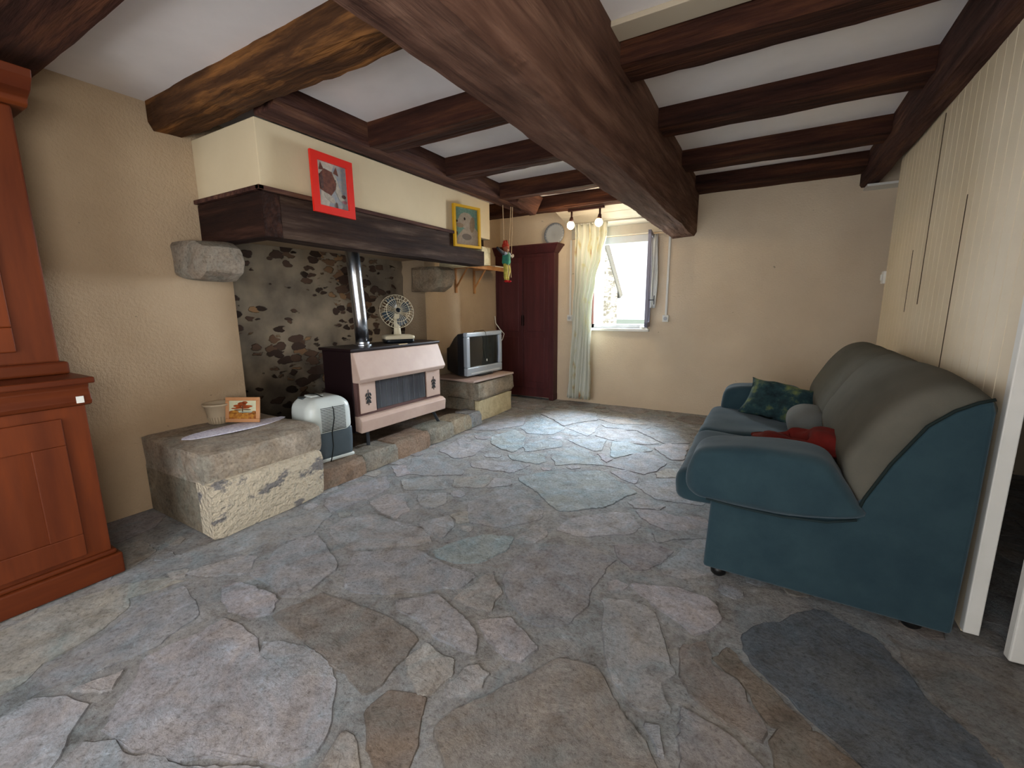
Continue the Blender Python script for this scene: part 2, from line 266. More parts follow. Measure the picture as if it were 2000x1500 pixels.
# ---------------- the floor : crazy paving ----------------
STONES=[
('t',[-2.15,0.12,-2.17,0.15,-2.13,0.21,-2.13,0.27,-2.19,0.34,-2.2,0.41,-2.22,0.49,-2.3,0.61,-2.37,0.63,-2.31,0.77,-2.29,0.83,-2.39,0.8,-2.53,0.67,-2.59,0.43,-2.53,0.17]),
('g',[-2.06,0.26,-2.11,0.33,-2.16,0.41,-2.17,0.48,-2.22,0.55,-2.3,0.68,-2.26,0.8,-2.16,0.79,-1.98,0.75,-1.93,0.57,-1.96,0.46,-2.02,0.33,-2.03,0.26]),
('p',[-1.94,0.34,-1.89,0.47,-1.83,0.41,-1.85,0.38]),
('p',[-2.0,0.19,-2.01,0.26,-1.95,0.3,-1.82,0.35,-1.76,0.3,-1.7,0.25,-1.65,0.21,-1.56,0.11,-1.66,0.05,-1.88,0.05]),
('g',[-1.62,0.23,-1.67,0.29,-1.63,0.32,-1.58,0.34,-1.53,0.34,-1.43,0.38,-1.33,0.41,-1.14,0.52,-1.08,0.51,-1.02,0.42,-1.49,0.15]),
('T',[-1.89,0.53,-1.87,0.64,-1.86,0.78,-1.77,0.79,-1.61,0.79,-1.53,0.74,-1.36,0.75,-1.2,0.82,-1.11,0.73,-1.07,0.71,-1.04,0.61,-1.09,0.55,-1.15,0.53,-1.35,0.42,-1.44,0.39,-1.51,0.35,-1.55,0.35,-1.59,0.35,-1.67,0.33,-1.71,0.38,-1.79,0.45,-1.87,0.51]),
('t',[-2.45,0.81,-2.39,0.87,-2.33,0.84,-2.36,0.8]),
('p',[-2.09,0.89,-2.05,0.96,-1.94,0.97,-1.78,0.97,-1.72,0.9,-1.77,0.85,-1.9,0.82]),
('g',[-2.34,0.94,-2.28,1.08,-2.2,1.11,-2.13,1.04,-2.11,0.98,-2.26,0.9,-2.36,0.85]),
('g',[-2.08,1.01,-2.12,1.14,-2.17,1.19,-2.17,1.34,-2.11,1.41,-1.96,1.35,-1.78,1.28,-1.74,1.23,-1.71,1.09,-1.72,1.02,-1.8,1.0,-1.94,1.01]),
('d',[-1.7,0.89,-1.66,1.01,-1.64,1.09,-1.48,1.12,-1.25,1.13,-1.08,1.1,-1.06,1.0,-1.04,0.88,-1.07,0.83,-1.15,0.83,-1.19,0.85,-1.27,0.85,-1.39,0.87,-1.51,0.87,-1.59,0.88]),
('g',[-1.59,1.17,-1.72,1.3,-1.78,1.38,-1.65,1.49,-1.52,1.58,-1.31,1.55,-1.12,1.54,-1.12,1.43,-1.21,1.37,-1.36,1.26,-1.52,1.17]),
('p',[-1.31,1.22,-1.19,1.34,-1.03,1.3,-0.88,1.23,-0.84,1.15,-0.91,1.14,-1.03,1.15,-1.14,1.18,-1.26,1.18]),
('t',[-1.1,1.36,-1.06,1.6,-0.93,1.5,-0.92,1.37,-1.03,1.36]),
('t',[-1.04,1.0,-1.03,1.1,-0.89,1.09,-0.86,1.03,-0.87,0.94,-0.9,0.91,-0.98,0.95]),
('p',[-0.83,0.99,-0.83,1.09,-0.8,1.11,-0.74,1.1,-0.73,1.04,-0.76,0.99,-0.81,0.97]),
('p',[-2.12,1.5,-2.15,1.61,-2.02,1.74,-1.83,1.75,-1.66,1.76,-1.5,1.68,-1.55,1.61,-1.73,1.48,-1.82,1.4,-1.98,1.43]),
('T',[-1.53,0.75,-1.59,0.79,-1.46,0.85,-1.37,0.86,-1.26,0.84,-1.21,0.82,-1.35,0.75]),
('g',[-2.42,0.97,-2.51,1.09,-2.46,1.35,-2.39,1.57,-2.27,1.62,-2.15,1.4,-2.23,1.23,-2.25,1.11,-2.4,1.03]),
('b',[-1.43,1.61,-1.35,1.8,-1.26,1.89,-1.13,1.93,-1.09,1.83,-1.15,1.65,-1.27,1.58,-1.37,1.58]),
('g',[-1.7,1.82,-1.62,1.96,-1.49,1.88,-1.48,1.74,-1.61,1.75]),
('o',[-1.0,0.78,-1.0,0.87,-0.96,0.9,-0.88,0.91,-0.84,0.86,-0.81,0.81,-0.78,0.75,-0.75,0.7,-0.82,0.66,-0.9,0.71,-0.96,0.75]),
('t',[-0.99,0.61,-1.01,0.7,-0.98,0.71,-0.93,0.67,-0.89,0.65,-0.87,0.6,-0.96,0.55]),
('D',[-0.72,1.0,-0.6,1.21,-0.55,1.28,-0.42,1.31,-0.36,1.25,-0.29,1.17,-0.19,1.1,-0.14,1.02,-0.63,0.74,-0.71,0.8,-0.78,0.85,-0.77,0.92]),
('G',[-1.0,1.65,-1.02,1.78,-0.88,1.99,-0.7,2.06,-0.57,2.01,-0.58,1.86,-0.59,1.71,-0.56,1.61,-0.61,1.46,-0.69,1.4,-0.79,1.42,-0.9,1.49,-0.96,1.56]),
('p',[-1.12,1.93,-1.08,2.12,-0.99,2.1,-0.96,2.03,-1.02,1.91]),
('g',[-0.95,2.14,-0.95,2.29,-0.84,2.42,-0.72,2.51,-0.64,2.55,-0.54,2.41,-0.56,2.32,-0.68,2.21,-0.83,2.13]),
('p',[-0.93,1.3,-0.82,1.38,-0.72,1.33,-0.65,1.29,-0.67,1.2,-0.73,1.19,-0.85,1.23]),
('g',[-0.52,1.68,-0.41,1.74,-0.3,1.7,-0.27,1.62,-0.23,1.51,-0.18,1.43,-0.22,1.36,-0.16,1.27,-0.24,1.22,-0.28,1.24,-0.36,1.3,-0.41,1.38,-0.46,1.5]),
('p',[-0.44,1.85,-0.26,1.92,-0.12,1.92,-0.06,1.8,-0.1,1.71,-0.15,1.66,-0.23,1.71,-0.32,1.75,-0.38,1.79]),
('G',[-0.62,2.14,-0.41,2.28,-0.32,2.22,-0.39,2.01,-0.48,1.96,-0.56,2.04]),
('g',[-0.35,2.08,-0.27,2.34,-0.19,2.49,-0.1,2.36,-0.08,2.14,-0.24,2.02,-0.33,2.0]),
('d',[-0.16,1.43,-0.17,1.57,-0.1,1.65,-0.07,1.53,0.02,1.5,0.04,1.43,0.09,1.35,0.08,1.3,-0.03,1.33,-0.11,1.36]),
('o',[-0.07,1.56,-0.02,1.65,0.05,1.58,0.15,1.49,0.22,1.42,0.17,1.38,0.11,1.38,0.07,1.43,0.02,1.51]),
('S',[0.01,1.72,0.06,1.61,0.15,1.54,0.2,1.47,0.32,1.39,0.37,1.32,0.67,1.5,0.66,1.62,0.56,1.72,0.48,1.97,0.3,2.07,0.07,1.83]),
('G',[-0.1,1.07,-0.13,1.29,-0.1,1.3,0.01,1.27,0.11,1.19]),
('g',[-0.22,1.18,-0.18,1.2,-0.16,1.15,-0.15,1.11,-0.17,1.11]),
('o',[0.11,1.31,0.14,1.37,0.24,1.41,0.37,1.32,0.14,1.19]),
('D',[0.51,2.04,0.57,1.98,0.83,2.08,1.01,2.06,0.88,1.62,0.69,1.51,0.61,1.69,0.56,1.78]),
('g',[-2.41,1.69,-2.51,1.77,-2.51,2.04,-2.42,2.23,-2.24,2.09,-2.24,1.92,-2.28,1.62]),
('p',[-2.19,1.85,-2.18,2.0,-2.05,2.04,-1.88,1.9,-1.86,1.78,-2.03,1.79]),
('g',[-2.28,2.24,-2.13,2.38,-2.03,2.42,-1.95,2.38,-1.88,2.27,-2.12,2.11]),
('g',[-1.99,2.1,-1.83,2.22,-1.74,2.1,-1.75,1.99,-1.87,1.99]),
('g',[-2.4,2.43,-2.54,2.66,-2.38,2.75,-1.96,2.61,-1.94,2.53,-2.21,2.38,-2.3,2.36]),
('g',[-2.46,2.9,-2.54,3.35,-2.16,3.23,-2.12,2.94,-2.2,2.81]),
('g',[-1.55,2.08,-1.61,2.2,-1.52,2.52,-1.41,2.52,-1.12,2.32,-1.09,2.21,-1.24,2.0,-1.43,1.96]),
('b',[-2.28,3.5,-2.2,3.83,-1.99,3.66,-1.85,3.36,-1.86,3.19,-2.02,3.23,-2.16,3.32]),
('b',[-1.88,3.43,-1.77,3.68,-1.6,3.67,-1.54,3.53,-1.76,3.25]),
('g',[-2.03,2.8,-1.94,2.92,-1.57,2.99,-1.62,2.77,-1.95,2.71]),
('b',[-1.86,3.12,-1.59,3.3,-1.5,3.13,-1.53,3.04,-1.76,3.02]),
('g',[-1.7,1.79,-1.61,1.97,-1.5,1.89,-1.49,1.76,-1.58,1.75]),
('t',[-1.94,2.44,-1.76,2.66,-1.69,2.58,-1.65,2.42,-1.85,2.33]),
('g',[-1.63,2.43,-1.68,2.62,-1.56,2.65,-1.51,2.57]),
('p',[-2.55,2.41,-2.47,2.49,-2.3,2.36,-2.35,2.27]),
('t',[-1.61,1.97,-1.54,2.07,-1.44,1.96,-1.5,1.92]),
('g',[-2.65,3.6,-2.59,3.88,-2.59,4.27,-2.38,4.45,-2.21,4.02,-2.39,3.69]),
('b',[-2.19,3.94,-2.28,4.42,-2.08,4.39,-1.76,4.13,-1.77,3.86,-2.02,3.77]),
('g',[-2.26,4.57,-2.15,4.94,-1.69,4.94,-1.57,4.62,-1.74,4.38,-1.8,4.2,-2.03,4.42]),
('g',[-1.73,4.14,-1.67,4.46,-1.5,4.46,-1.43,4.14,-1.44,3.96,-1.6,4.08]),
('b',[-1.48,3.23,-1.5,3.37,-1.44,3.61,-1.31,3.57,-1.1,3.35,-1.04,3.27,-1.25,3.21,-1.39,3.08]),
('b',[-1.58,3.77,-1.45,3.88,-1.25,3.95,-1.19,3.63,-1.23,3.58,-1.4,3.65]),
('g',[-1.39,4.03,-1.39,4.33,-1.19,4.39,-0.98,4.18,-0.77,4.07,-0.88,3.97,-1.17,3.96]),
('b',[-1.08,3.54,-1.18,3.92,-1.05,3.99,-0.87,3.91,-0.78,3.83,-0.93,3.62,-1.02,3.48]),
('g',[-1.04,3.28,-0.87,3.76,-0.73,3.7,-0.61,3.57,-0.64,3.37,-0.71,3.23,-0.89,3.26]),
('b',[-1.52,2.71,-1.4,2.92,-1.23,2.99,-1.05,3.14,-0.98,3.13,-0.87,3.03,-0.68,2.87,-0.74,2.74,-0.8,2.55,-1.02,2.36,-1.1,2.4,-1.34,2.58,-1.49,2.66]),
('g',[-0.86,3.25,-0.77,3.2,-0.73,3.13,-0.73,3.02,-0.83,3.07,-0.96,3.16]),
('g',[-0.72,3.0,-0.63,3.18,-0.49,3.26,-0.34,3.28,-0.19,3.06,-0.27,2.88,-0.41,2.85,-0.54,2.83,-0.63,2.9]),
('g',[-1.47,4.47,-1.25,4.59,-0.97,4.6,-1.04,4.43,-1.19,4.39,-1.38,4.38]),
('g',[-1.06,4.38,-0.93,4.63,-0.7,4.49,-0.52,4.21,-0.74,4.09,-0.9,4.26]),
('p',[-0.79,3.92,-0.72,4.1,-0.52,4.17,-0.5,3.71,-0.59,3.66]),
('t',[-1.57,4.67,-1.31,4.81,-1.01,4.72,-1.35,4.56]),
('p',[-0.61,2.6,-0.48,2.68,-0.38,2.64,-0.23,2.72,-0.16,2.59,-0.4,2.43,-0.5,2.48,-0.57,2.55]),
('p',[-0.69,2.69,-0.63,2.78,-0.53,2.78,-0.46,2.75,-0.49,2.67,-0.63,2.63]),
('p',[-1.19,3.51,-1.13,3.54,-1.04,3.44,-1.05,3.35]),
('t',[-0.64,3.3,-0.59,3.44,-0.51,3.47,-0.39,3.32,-0.61,3.22]),
('G',[-0.46,2.38,-0.22,2.57,-0.16,2.46,-0.33,2.37,-0.41,2.27]),

]
PAL={'g':'9a9c9f','G':'8e8e90','p':'a2a1a4','t':'9f9e9a','T':'9ea0a3','b':'949fa4','d':'85807d','D':'868481','o':'7f756c','S':'6a7078'}
def smooth_poly(p):
    """polygon with broken, ragged edges"""
    q=[]; n=len(p); c=sum([Vector(a) for a in p],Vector((0,0)))/n; sd=rnd(0,90)
    p=[Vector(a)+(Vector(a)-c).normalized()*.010 for a in p]
    for i in range(n):
        a=Vector(p[i]); b=Vector(p[(i+1)%n]); L=(b-a).length; k=max(2,int(L/.022)); d=(b-a).normalized(); nrm=Vector((-d.y,d.x))
        for j in range(k):
            t=(.07+.86*j/(k-1))
            pt=a*(1-t)+b*t
            w_=noise.noise(Vector((pt.x*11,pt.y*11,sd)))*.016+noise.noise(Vector((pt.x*40,pt.y*40,sd)))*.009
            q.append(pt+nrm*w_)
    return q
def stone_mesh(mb,poly,z,col,inset=.007):
    n=len(poly); c=sum(poly,Vector((0,0)))/n
    out=[];inn=[]
    for p in poly:
        out.append((p.x,p.y,-.008)); q=p+(c-p).normalized()*min(inset,(c-p).length*.4); inn.append((q.x,q.y,z+rnd(-.001,.001)))
    base=out+inn
    mb.add(base,[(i,(i+1)%n,n+(i+1)%n,n+i) for i in range(n)],tuple(c_*.62 for c_ in col[:3])+(1,))
    mb.add(inn,[tuple(range(n))],col)
def jit(h,a=.07):
    c=lin(h); k=1.2*rnd(1-a,1+a); return (c[0]*k*rnd(.97,1.03),c[1]*k,c[2]*k*rnd(.97,1.03),1)
fl=MB(); fl.cur=lin('84817d')
# mortar bed
fl.box(-3.9,-1.65,-.12,2.6,5.9,-.006,col=lin('9b9d9e'))
polys=[]
for k,c in STONES:
    p=[Vector((c[i],c[i+1])) for i in range(0,len(c),2)]
    polys.append(p)
    stone_mesh(fl,smooth_poly(p),rnd(-.003,.001),jit(PAL[k]))
cents=[(sum(p,Vector((0,0)))/len(p)) for p in polys]
def near(q,rad):
    for p in polys:
        inside=False; n=len(p)
        for i in range(n):
            a=p[i]; b=p[(i+1)%n]
            if (a.y>q.y)!=(b.y>q.y) and q.x<(b.x-a.x)*(q.y-a.y)/(b.y-a.y)+a.x: inside=not inside
            ab=b-a; t=max(0,min(1,(q-a).dot(ab)/max(ab.length_squared,1e-9)))
            if (a+ab*t-q).length<rad: return True
        if inside: return True
    return False
for rad in (.26,.19,.13,.085,.06,.045):
    for _ in range(1500 if rad<.1 else 700):
        q=Vector((rnd(-3.55,2.3),rnd(-1.5,5.42)))
        if near(q,rad+.014): continue
        n=random.choice((5,6,7)); a0=rnd(0,6); el=rnd(.75,1)
        p=[q+Vector((math.cos(a0+2*PI*i/n+rnd(-.25,.25))*rad*rnd(.85,1),math.sin(a0+2*PI*i/n)*rad*rnd(.8,1)*el)) for i in range(n)]
        polys.append(p)
        key=random.choice('gpGtT'); 
        if q.y>5.02 or (q.x>.5 and q.y<2.6) : key=random.choice('dGD')  # darker stones: shade painted along the far wall (also dirty) and right corner
        stone_mesh(fl,smooth_poly(p),rnd(-.004,-.001),jit(PAL[key]))
floor=struct(fl.build('floor',FLOORM))

# ---------------- walls ----------------
w=MB()   # left wall with the fireplace recess
w.box(-4.0,-1.6,0,-3.35,1.76,2.7)
w.box(-4.0,3.82,0,-3.35,5.45,2.7)
w.box(-4.0,1.76,1.80,-3.35,3.82,2.7)
w.box(-4.0,1.76,-.1,-3.80,3.82,1.8)
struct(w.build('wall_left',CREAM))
fb=MB(); 
ny,nz=40,30; vs=[];fs=[]
for j in range(nz+1):
    for i in range(ny+1):
        y=1.76+2.06*i/ny; z=1.8*j/nz
        vs.append((-3.68+.035*noise.noise(Vector((y*6,z*11,1))),y,z))
for j in range(nz):
    for i in range(ny):
        a=j*(ny+1)+i; fs.append((a,a+1,a+ny+2,a+ny+1))
n0=len(vs); vs+=[(-3.79,1.76,0),(-3.79,3.82,0),(-3.79,3.82,1.8),(-3.79,1.76,1.8)]; fs.append((n0,n0+3,n0+2,n0+1))
fb.add(vs,fs)
tag(fb.build('fireplace_back',RUB,smooth=True),'sooty rubble stone back wall inside the open fireplace','fireplace wall')
# far wall with the window opening
WX0,WX1,WZ0,WZ1=-1.97,-1.24,1.0,2.12
w=MB()
w.box(-4.0,5.45,-.1,WX0,5.92,2.7); w.box(WX1,5.45,-.1,2.4,5.92,2.7)
w.box(WX0,5.45,-.1,WX1,5.92,WZ0); w.box(WX0,5.45,WZ1,WX1,5.92,2.7)
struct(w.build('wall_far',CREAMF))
# right partition of painted boards
XA,XB=.760,.818
def px_(y): return XA+(XB-XA)*(y-2.19)/(4.68-2.19)
w=MB(); y=2.19
rs=random.Random(3)
w.hexa([(XA+.004,2.19,0.0),(XA+.05,2.19,0),(XB+.05,4.68,0),(XB+.004,4.68,0)],[(XA+.004,2.19,2.6),(XA+.05,2.19,2.6),(XB+.05,4.68,2.6),(XB+.004,4.68,2.6)])
while y<4.66:
    y1=min(y+.098,4.68)
    a=px_(y+.004); b=px_(y1-.004); o=rs.uniform(-.0004,.0004)
    w.hexa([(a+o,y+.002,0.02),(a+.02,y+.001,.02),(b+.02,y1-.002,.02),(b+o,y1-.002,.02)],[(a+o,y+.002,2.6),(a+.02,y+.002,2.6),(b+.02,y1-.002,2.6),(b+o,y1-.002,2.6)])
    y=y1
struct(w.build('wall_right',PANEL,bev=.002,seg=1))
DK=mat('dark_gap','4a3a2a',rough=.9)
w=MB()
for yy,z0,z1 in ((3.57,1.27,2.34),(2.96,.9,1.78),(3.87,1.22,1.62)):
    x=px_(yy)-.0015; w.box(x,yy-.005,z0,x+.004,yy+.005,z1)
struct(w.build('trim_1',DK))
w=MB(); w.box(.757,2.15,0.02,.803,2.19,2.6); struct(w.build('trim_2',WHITE,bev=.004))
# alcove beyond the partition, walls near the camera, rear wall
w=MB(); w.box(1.5,4.6,-.05,1.6,5.45,2.7); w.box(1.6,4.58,-.05,2.4,4.66,2.7); w.box(1.02,.5,-.05,2.3,.6,2.7); w.box(.86,4.58,-.05,1.6,4.66,2.7)  # includes unseen cross walls added to keep daylight out of the side room
w.box(2.3,-1.6,-.05,2.4,4.6,2.7); w.box(.9,-1.6,0,1.02,-1.25,2.7); w.box(.9,-.15,0,1.02,1.2,2.7); w.box(.9,-1.25,0,1.02,-.15,.85); w.box(.9,-1.25,2.05,1.02,-.15,2.7); w.box(.9,1.2,2.05,1.02,2.15,2.7)  # includes an opening made up for the added side fill
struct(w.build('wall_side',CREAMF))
w=MB(); w.box(-4.0,-1.75,-.1,-2.05,-1.6,2.7); w.box(-.15,-1.75,-.1,2.4,-1.6,2.7); w.box(-2.05,-1.75,2.15,-.15,-1.6,2.7)
struct(w.build('wall_rear',CREAM))
# glazed door behind the camera
d=MB()
for a,b in ((-2.05,-1.98),(-1.14,-1.06),(-.22,-.15)): d.box(a,-1.70,0,b,-1.64,2.15)
for z in (0,1.0,2.08): d.box(-2.05,-1.69,z,-.15,-1.65,z+.07)
struct(d.build('door_2',WHITE,bev=.004))
# open door leaf at the right edge
d=MB(); 
Md=Matrix.Translation((.848,2.05,0))@Matrix.Rotation(math.radians(3),4,'Z')
d.box(0,0,.012,.78,.04,2.05,M=Md); 
struct(d.build('door_1',WHITE,bev=.006))
# ceiling
w=MB(); w.box(-4.0,-1.6,2.51,-.95,5.45,2.75); w.box(-.95,-1.6,2.60,2.4,5.45,2.75)
struct(w.build('ceiling',CEILM))
w=MB(); w.box(-.76,2.24,2.575,.75,2.38,2.60); struct(w.build('trim_3',mat('cream_trim','b9ad98',rough=.8),bev=.003))
# boarded soffit over the window
w=MB()
ys=[(4.90,2.372),(5.06,2.335),(5.22,2.29),(5.43,2.235)]
for (a,za),(b,zb) in zip(ys,ys[1:]):
    w.hexa([(-2.25,a+.004,za),(-1.0,a+.004,za),(-1.0,b-.004,zb),(-2.25,b-.004,zb)],[(-2.25,a+.004,za+.02),(-1.0,a+.004,za+.02),(-1.0,b-.004,zb+.02),(-2.25,b-.004,zb+.02)])
w.box(-2.25,5.42,2.125,-1.0,5.449,2.245)
struct(w.build('trim_4',mat('soffit_boards','b9b2a4','aaa396',scale=3,rough=.6),bev=.003))
w=MB(); w.box(.70,5.25,2.33,1.2,5.45,2.35); struct(w.build('trim_5',WHITE))

# ---------------- beams ----------------
def beam(name,x0,x1,y0,y1,z0,z1,axis,m,label,group=None,cat='beam',amp=.012,seed=0,ch=.012,taper=0):
    """hand hewn timber: rounded box cross sections with wandering arrises"""
    L=(x1-x0) if axis==0 else (y1-y0); n=max(8,int(L/.06)); vs=[];fs=[]
    a0,a1=(y0,y1) if axis==0 else (x0,x1)
    sec=[(a0,z1),(a0,z0+ch*1.5),(a0+ch,z0),((a0+a1)/2,z0),(a1-ch,z0),(a1,z0+ch*1.5),(a1,z1)]
    K=len(sec)
    for i in range(n+1):
        t=(x0 if axis==0 else y0)+L*i/n
        for k,(a,z) in enumerate(sec):
            top=k in (0,K-1)
            f=.4 if top else 1
            da=noise.noise(Vector((t*2.3,k*3.1+seed,seed)))*amp*f+noise.noise(Vector((t*9,k*5.1+seed,seed)))*amp*.35*f
            dz=0 if top else noise.noise(Vector((t*2.1,k*7.3+seed,seed+9)))*amp+noise.noise(Vector((t*11,k*2.3,seed+9)))*amp*.3
            vs.append((t,a+da,z+dz) if axis==0 else (a+da,t,z+dz))
    for i in range(n):
        for k in range(K): fs.append((i*K+k,i*K+(k+1)%K,(i+1)*K+(k+1)%K,(i+1)*K+k))
    fs.append(tuple(range(K))[::-1]); fs.append(tuple(n*K+k for k in range(K)))
    mb=MB(); mb.add(vs,fs); o=mb.build(name,m); return tag(o,label,cat,group)
beam('ceiling_beam',-1.035,-.748,-1.58,5.44,2.04,2.60,1,OAKM,'massive brown timber main beam crossing the ceiling towards the window wall',amp=.014,seed=1,ch=.03)
beam('ceiling_beam',-3.34,-1.04,1.37,1.57,2.36,2.52,0,OAKBIG,'thick orange-brown hewn beam running from left wall over the chimney hood corner',amp=.03,seed=2,ch=.02)
beam('ceiling_beam',-2.63,-2.44,1.6,4.7,2.36,2.52,1,OAKY,'brown timber plate lying along the top of the chimney hood',amp=.012,seed=3)
beam('ceiling_beam',-3.34,-1.04,.45,.84,2.36,2.52,0,OAKX,'dark timber beam in the top left corner above the tall dresser',amp=.008,seed=4)
beam('ceiling_beam',.665,.795,.3,5.44,2.36,2.60,1,OAKY,'dark brown beam along the top of the cream boarded wall',amp=.008,seed=5)
for i,(a,b,lb) in enumerate([(2.27,2.46,'nearest'),(3.10,3.27,'middle'),(3.97,4.12,'farthest')]):
    beam('ceiling_joist',-2.44,-1.035,a,b,2.362,2.515,0,OAKX,{'nearest':'left joist nearest the camera between hood and main beam, above the red picture','middle':'middle of the three joists left of the main beam','farthest':'left joist over the hanging puppet, farthest of the three'}[lb],'joists left of the main beam','joist',seed=10+i)
beam('ceiling_joist',-3.34,-1.035,4.70,4.87,2.362,2.515,0,OAKX,'dark joist against the window wall from which the spotlight bar hangs',None,'joist',seed=15)
for i,(a,b,lb) in enumerate([(2.40,2.62,'large dark joist right of the main beam nearest the camera, beside cream strip'),(3.30,3.53,'second dark joist right of the main beam, counted from the camera'),(4.25,4.52,'third dark joist right of the main beam, counted from the camera'),(5.1,5.44,'dark joist lying against the top of the bare window wall')]):
    beam('ceiling_joist',-.748,.665,a,b,2.48,2.603,0,OAKX,lb,'joists right of the main beam','joist',seed=20+i,amp=.010)
beam('ceiling_joist',-.748,.665,1.40,1.62,2.48,2.603,0,OAKX,'joist right of the main beam at the top edge of the picture',None,'joist',seed=31)
br=MB(); br.add([(-2.44,4.15,2.36),(-2.44,4.62,2.30),(-2.36,4.62,2.30),(-2.36,4.2,2.36),(-2.44,4.15,2.50),(-2.44,4.7,2.50),(-2.30,4.7,2.50),(-2.30,4.2,2.50)],[(0,1,2,3),(4,7,6,5),(0,4,5,1),(1,5,6,2),(2,6,7,3),(3,7,4,0)])
tag(br.build('timber_bracket',OAKY,bev=.01),'stub of brown timber beside the joist above the red cupboard','timber')

# ---------------- chimney ----------------
HX=-2.63
w=MB(); w.box(-3.349,1.60,1.985,HX,4.07,2.36); 
tag(w.build('chimney_hood',HOODM,bev=.004),'cream plastered chimney hood above the dark timber mantel','chimney hood')
mt=thing('mantel_beam','dark timber mantel beam below the cream chimney hood','mantel beam',(-2.8,2.8,1.70))
def wavy_bar(mb,p,axis,a,b,n,amp,seed):
    K=len(p); vs=[];fs=[]
    for i in range(n+1):
        t=a+(b-a)*i/n
        for k,(u,v) in enumerate(p):
            du=noise.noise(Vector((t*2.5,k*3+seed,1)))*amp; dv=noise.noise(Vector((t*2.5,k*3+seed,8)))*amp
            vs.append((u+du,t,v+dv) if axis==1 else (t,u+du,v+dv))
    for i in range(n):
        for k in range(K): fs.append((i*K+k,i*K+(k+1)%K,(i+1)*K+(k+1)%K,(i+1)*K+k))
    fs.append(tuple(range(K))[::-1]); fs.append(tuple(n*K+k for k in range(K))); mb.add(vs,fs)
m1=MB(); wavy_bar(m1,[(-2.80,1.70),(-2.622,1.70),(-2.615,1.73),(-2.615,1.955),(-2.80,1.955)],1,1.705,3.46,40,.008,2); m1.build('front_beam',MANT,mt)
m1=MB(); wavy_bar(m1,[(-2.80,1.705),(-2.622,1.705),(-2.615,1.73),(-2.615,1.85),(-2.80,1.86)],1,3.46,3.93,14,.008,3); m1.build('beam_end',MANT,mt)
m1=MB(); m1.box(-3.2,3.90,1.715,-2.622,4.065,1.90); tag(m1.build('plaster_end',ROUGHP2,mt,bev=.006),'cream plastered end')
m1=MB(); m1.box(-3.345,1.585,1.70,-2.617,1.705,1.955); m1.build('side_beam',woodx('mantel_oak_x','1c1210','4a3026','2b1a14',0),mt,bev=.006)
m1=MB(); m1.box(-3.345,1.565,1.957,-2.595,1.60,1.983); m1.box(-2.63,1.565,1.957,-2.595,3.46,1.983); m1.build('cap_board',OAKY,mt,bev=.004)
m1=MB(); m1.box(-3.3,3.47,1.901,-2.70,4.05,1.984); m1.build('notch_block',mat('dark_notch','2a1d15',rough=.9),mt)
# corbels
def rock(name,prof,axis,a,b,col,label,cat,seed,amp=.02,rings=7,round_=.06,group=None,mat_=None,parent=None):
    """stone block: polygon profile swept, ends pulled in, noise on the faces"""
    n=len(prof); P=[]
    for i in range(n):
        p=Vector(prof[i]); q=Vector(prof[(i+1)%n]); k=max(1,int((q-p).length/.05))
        for j in range(k): P.append(p.lerp(q,j/k))
    c=sum(P,Vector((0,0)))/len(P); K=len(P); vs=[];fs=[]
    ts=[0,.25,.6,1] ; R=max(10,int(abs(b-a)/.05)); T=[]
    for i in range(R+1): T.append(i/R)
    for t in T:
        pos=a+(b-a)*t; e=min(t,1-t)*abs(b-a); sh=0 if e>round_ else round_*(1-math.sqrt(max(0,1-((round_-e)/round_)**2)))
        for p in P:
            d=(c-p); q=p+d.normalized()*min(sh,d.length*.8)
            v=Vector({0:(pos,q.x,q.y),1:(q.x,pos,q.y)}[axis])
            v+=noise.noise_vector(v*4+Vector((seed,0,0)))*amp+noise.noise_vector(v*14+Vector((seed,3,0)))*amp*.3
            vs.append(v)
    for i in range(R):
        for k in range(K): fs.append((i*K+k,i*K+(k+1)%K,(i+1)*K+(k+1)%K,(i+1)*K+k))
    fs.append(tuple(range(K))[::-1]); fs.append(tuple(R*K+k for k in range(K)))
    mb=MB(); mb.cur=lin(col); mb.add(vs,fs); o=sharp(mb.build(name,mat_ or BLOCKM,parent,smooth=True))
    return tag(o,label,cat,group) if label else o
cp=[(-3.349,1.495),(-3.20,1.46),(-3.06,1.455),(-2.97,1.50),(-2.945,1.57),(-2.965,1.65),(-3.05,1.695),(-3.349,1.70)]
rock('stone_corbel',cp,1,1.385,1.66,'8c8071','rounded grey stone corbel under the left end of the mantel','stone corbel',1,amp=.012,round_=.05)
cp=[(-3.349,1.45),(-3.10,1.44),(-2.99,1.49),(-2.94,1.57),(-2.95,1.66),(-3.00,1.695),(-3.349,1.695)]
rock('stone_corbel',cp,1,3.58,3.88,'83735f','stone corbel under the right end of the mantel above the television','stone corbel',5,amp=.012,round_=.04)
# hearth step
hs=thing('hearth_step','low raised stone hearth step running between the two benches','hearth',(-2.9,2.8,0))
w=MB(); w.box(-3.70,1.80,0,-2.70,3.86,.125,col=lin('6a5a4c')); w.build('hearth_slab',BLOCKM,hs)
yy=1.79; k=0; rs=random.Random(8)
wid=[.42,.34,.42,.38,.30,.22]; cols=['8b7664','8b8478','8c7765','8e897c','988c78','8f9192']
for wdt,cc in zip(wid,cols):
    x=-2.60-.03*(yy-1.8)/2
    rock('kerb_stone',[(-2.86,0.0),(x,0.0),(x-.004,.10),(x-.03,.138+.008*k/3),(-2.86,.138+.008*k/3)],1,yy,min(yy+wdt-.003,3.87),cc,None,None,10+k,amp=.016,round_=.008,parent=hs)
    yy+=wdt; k+=1
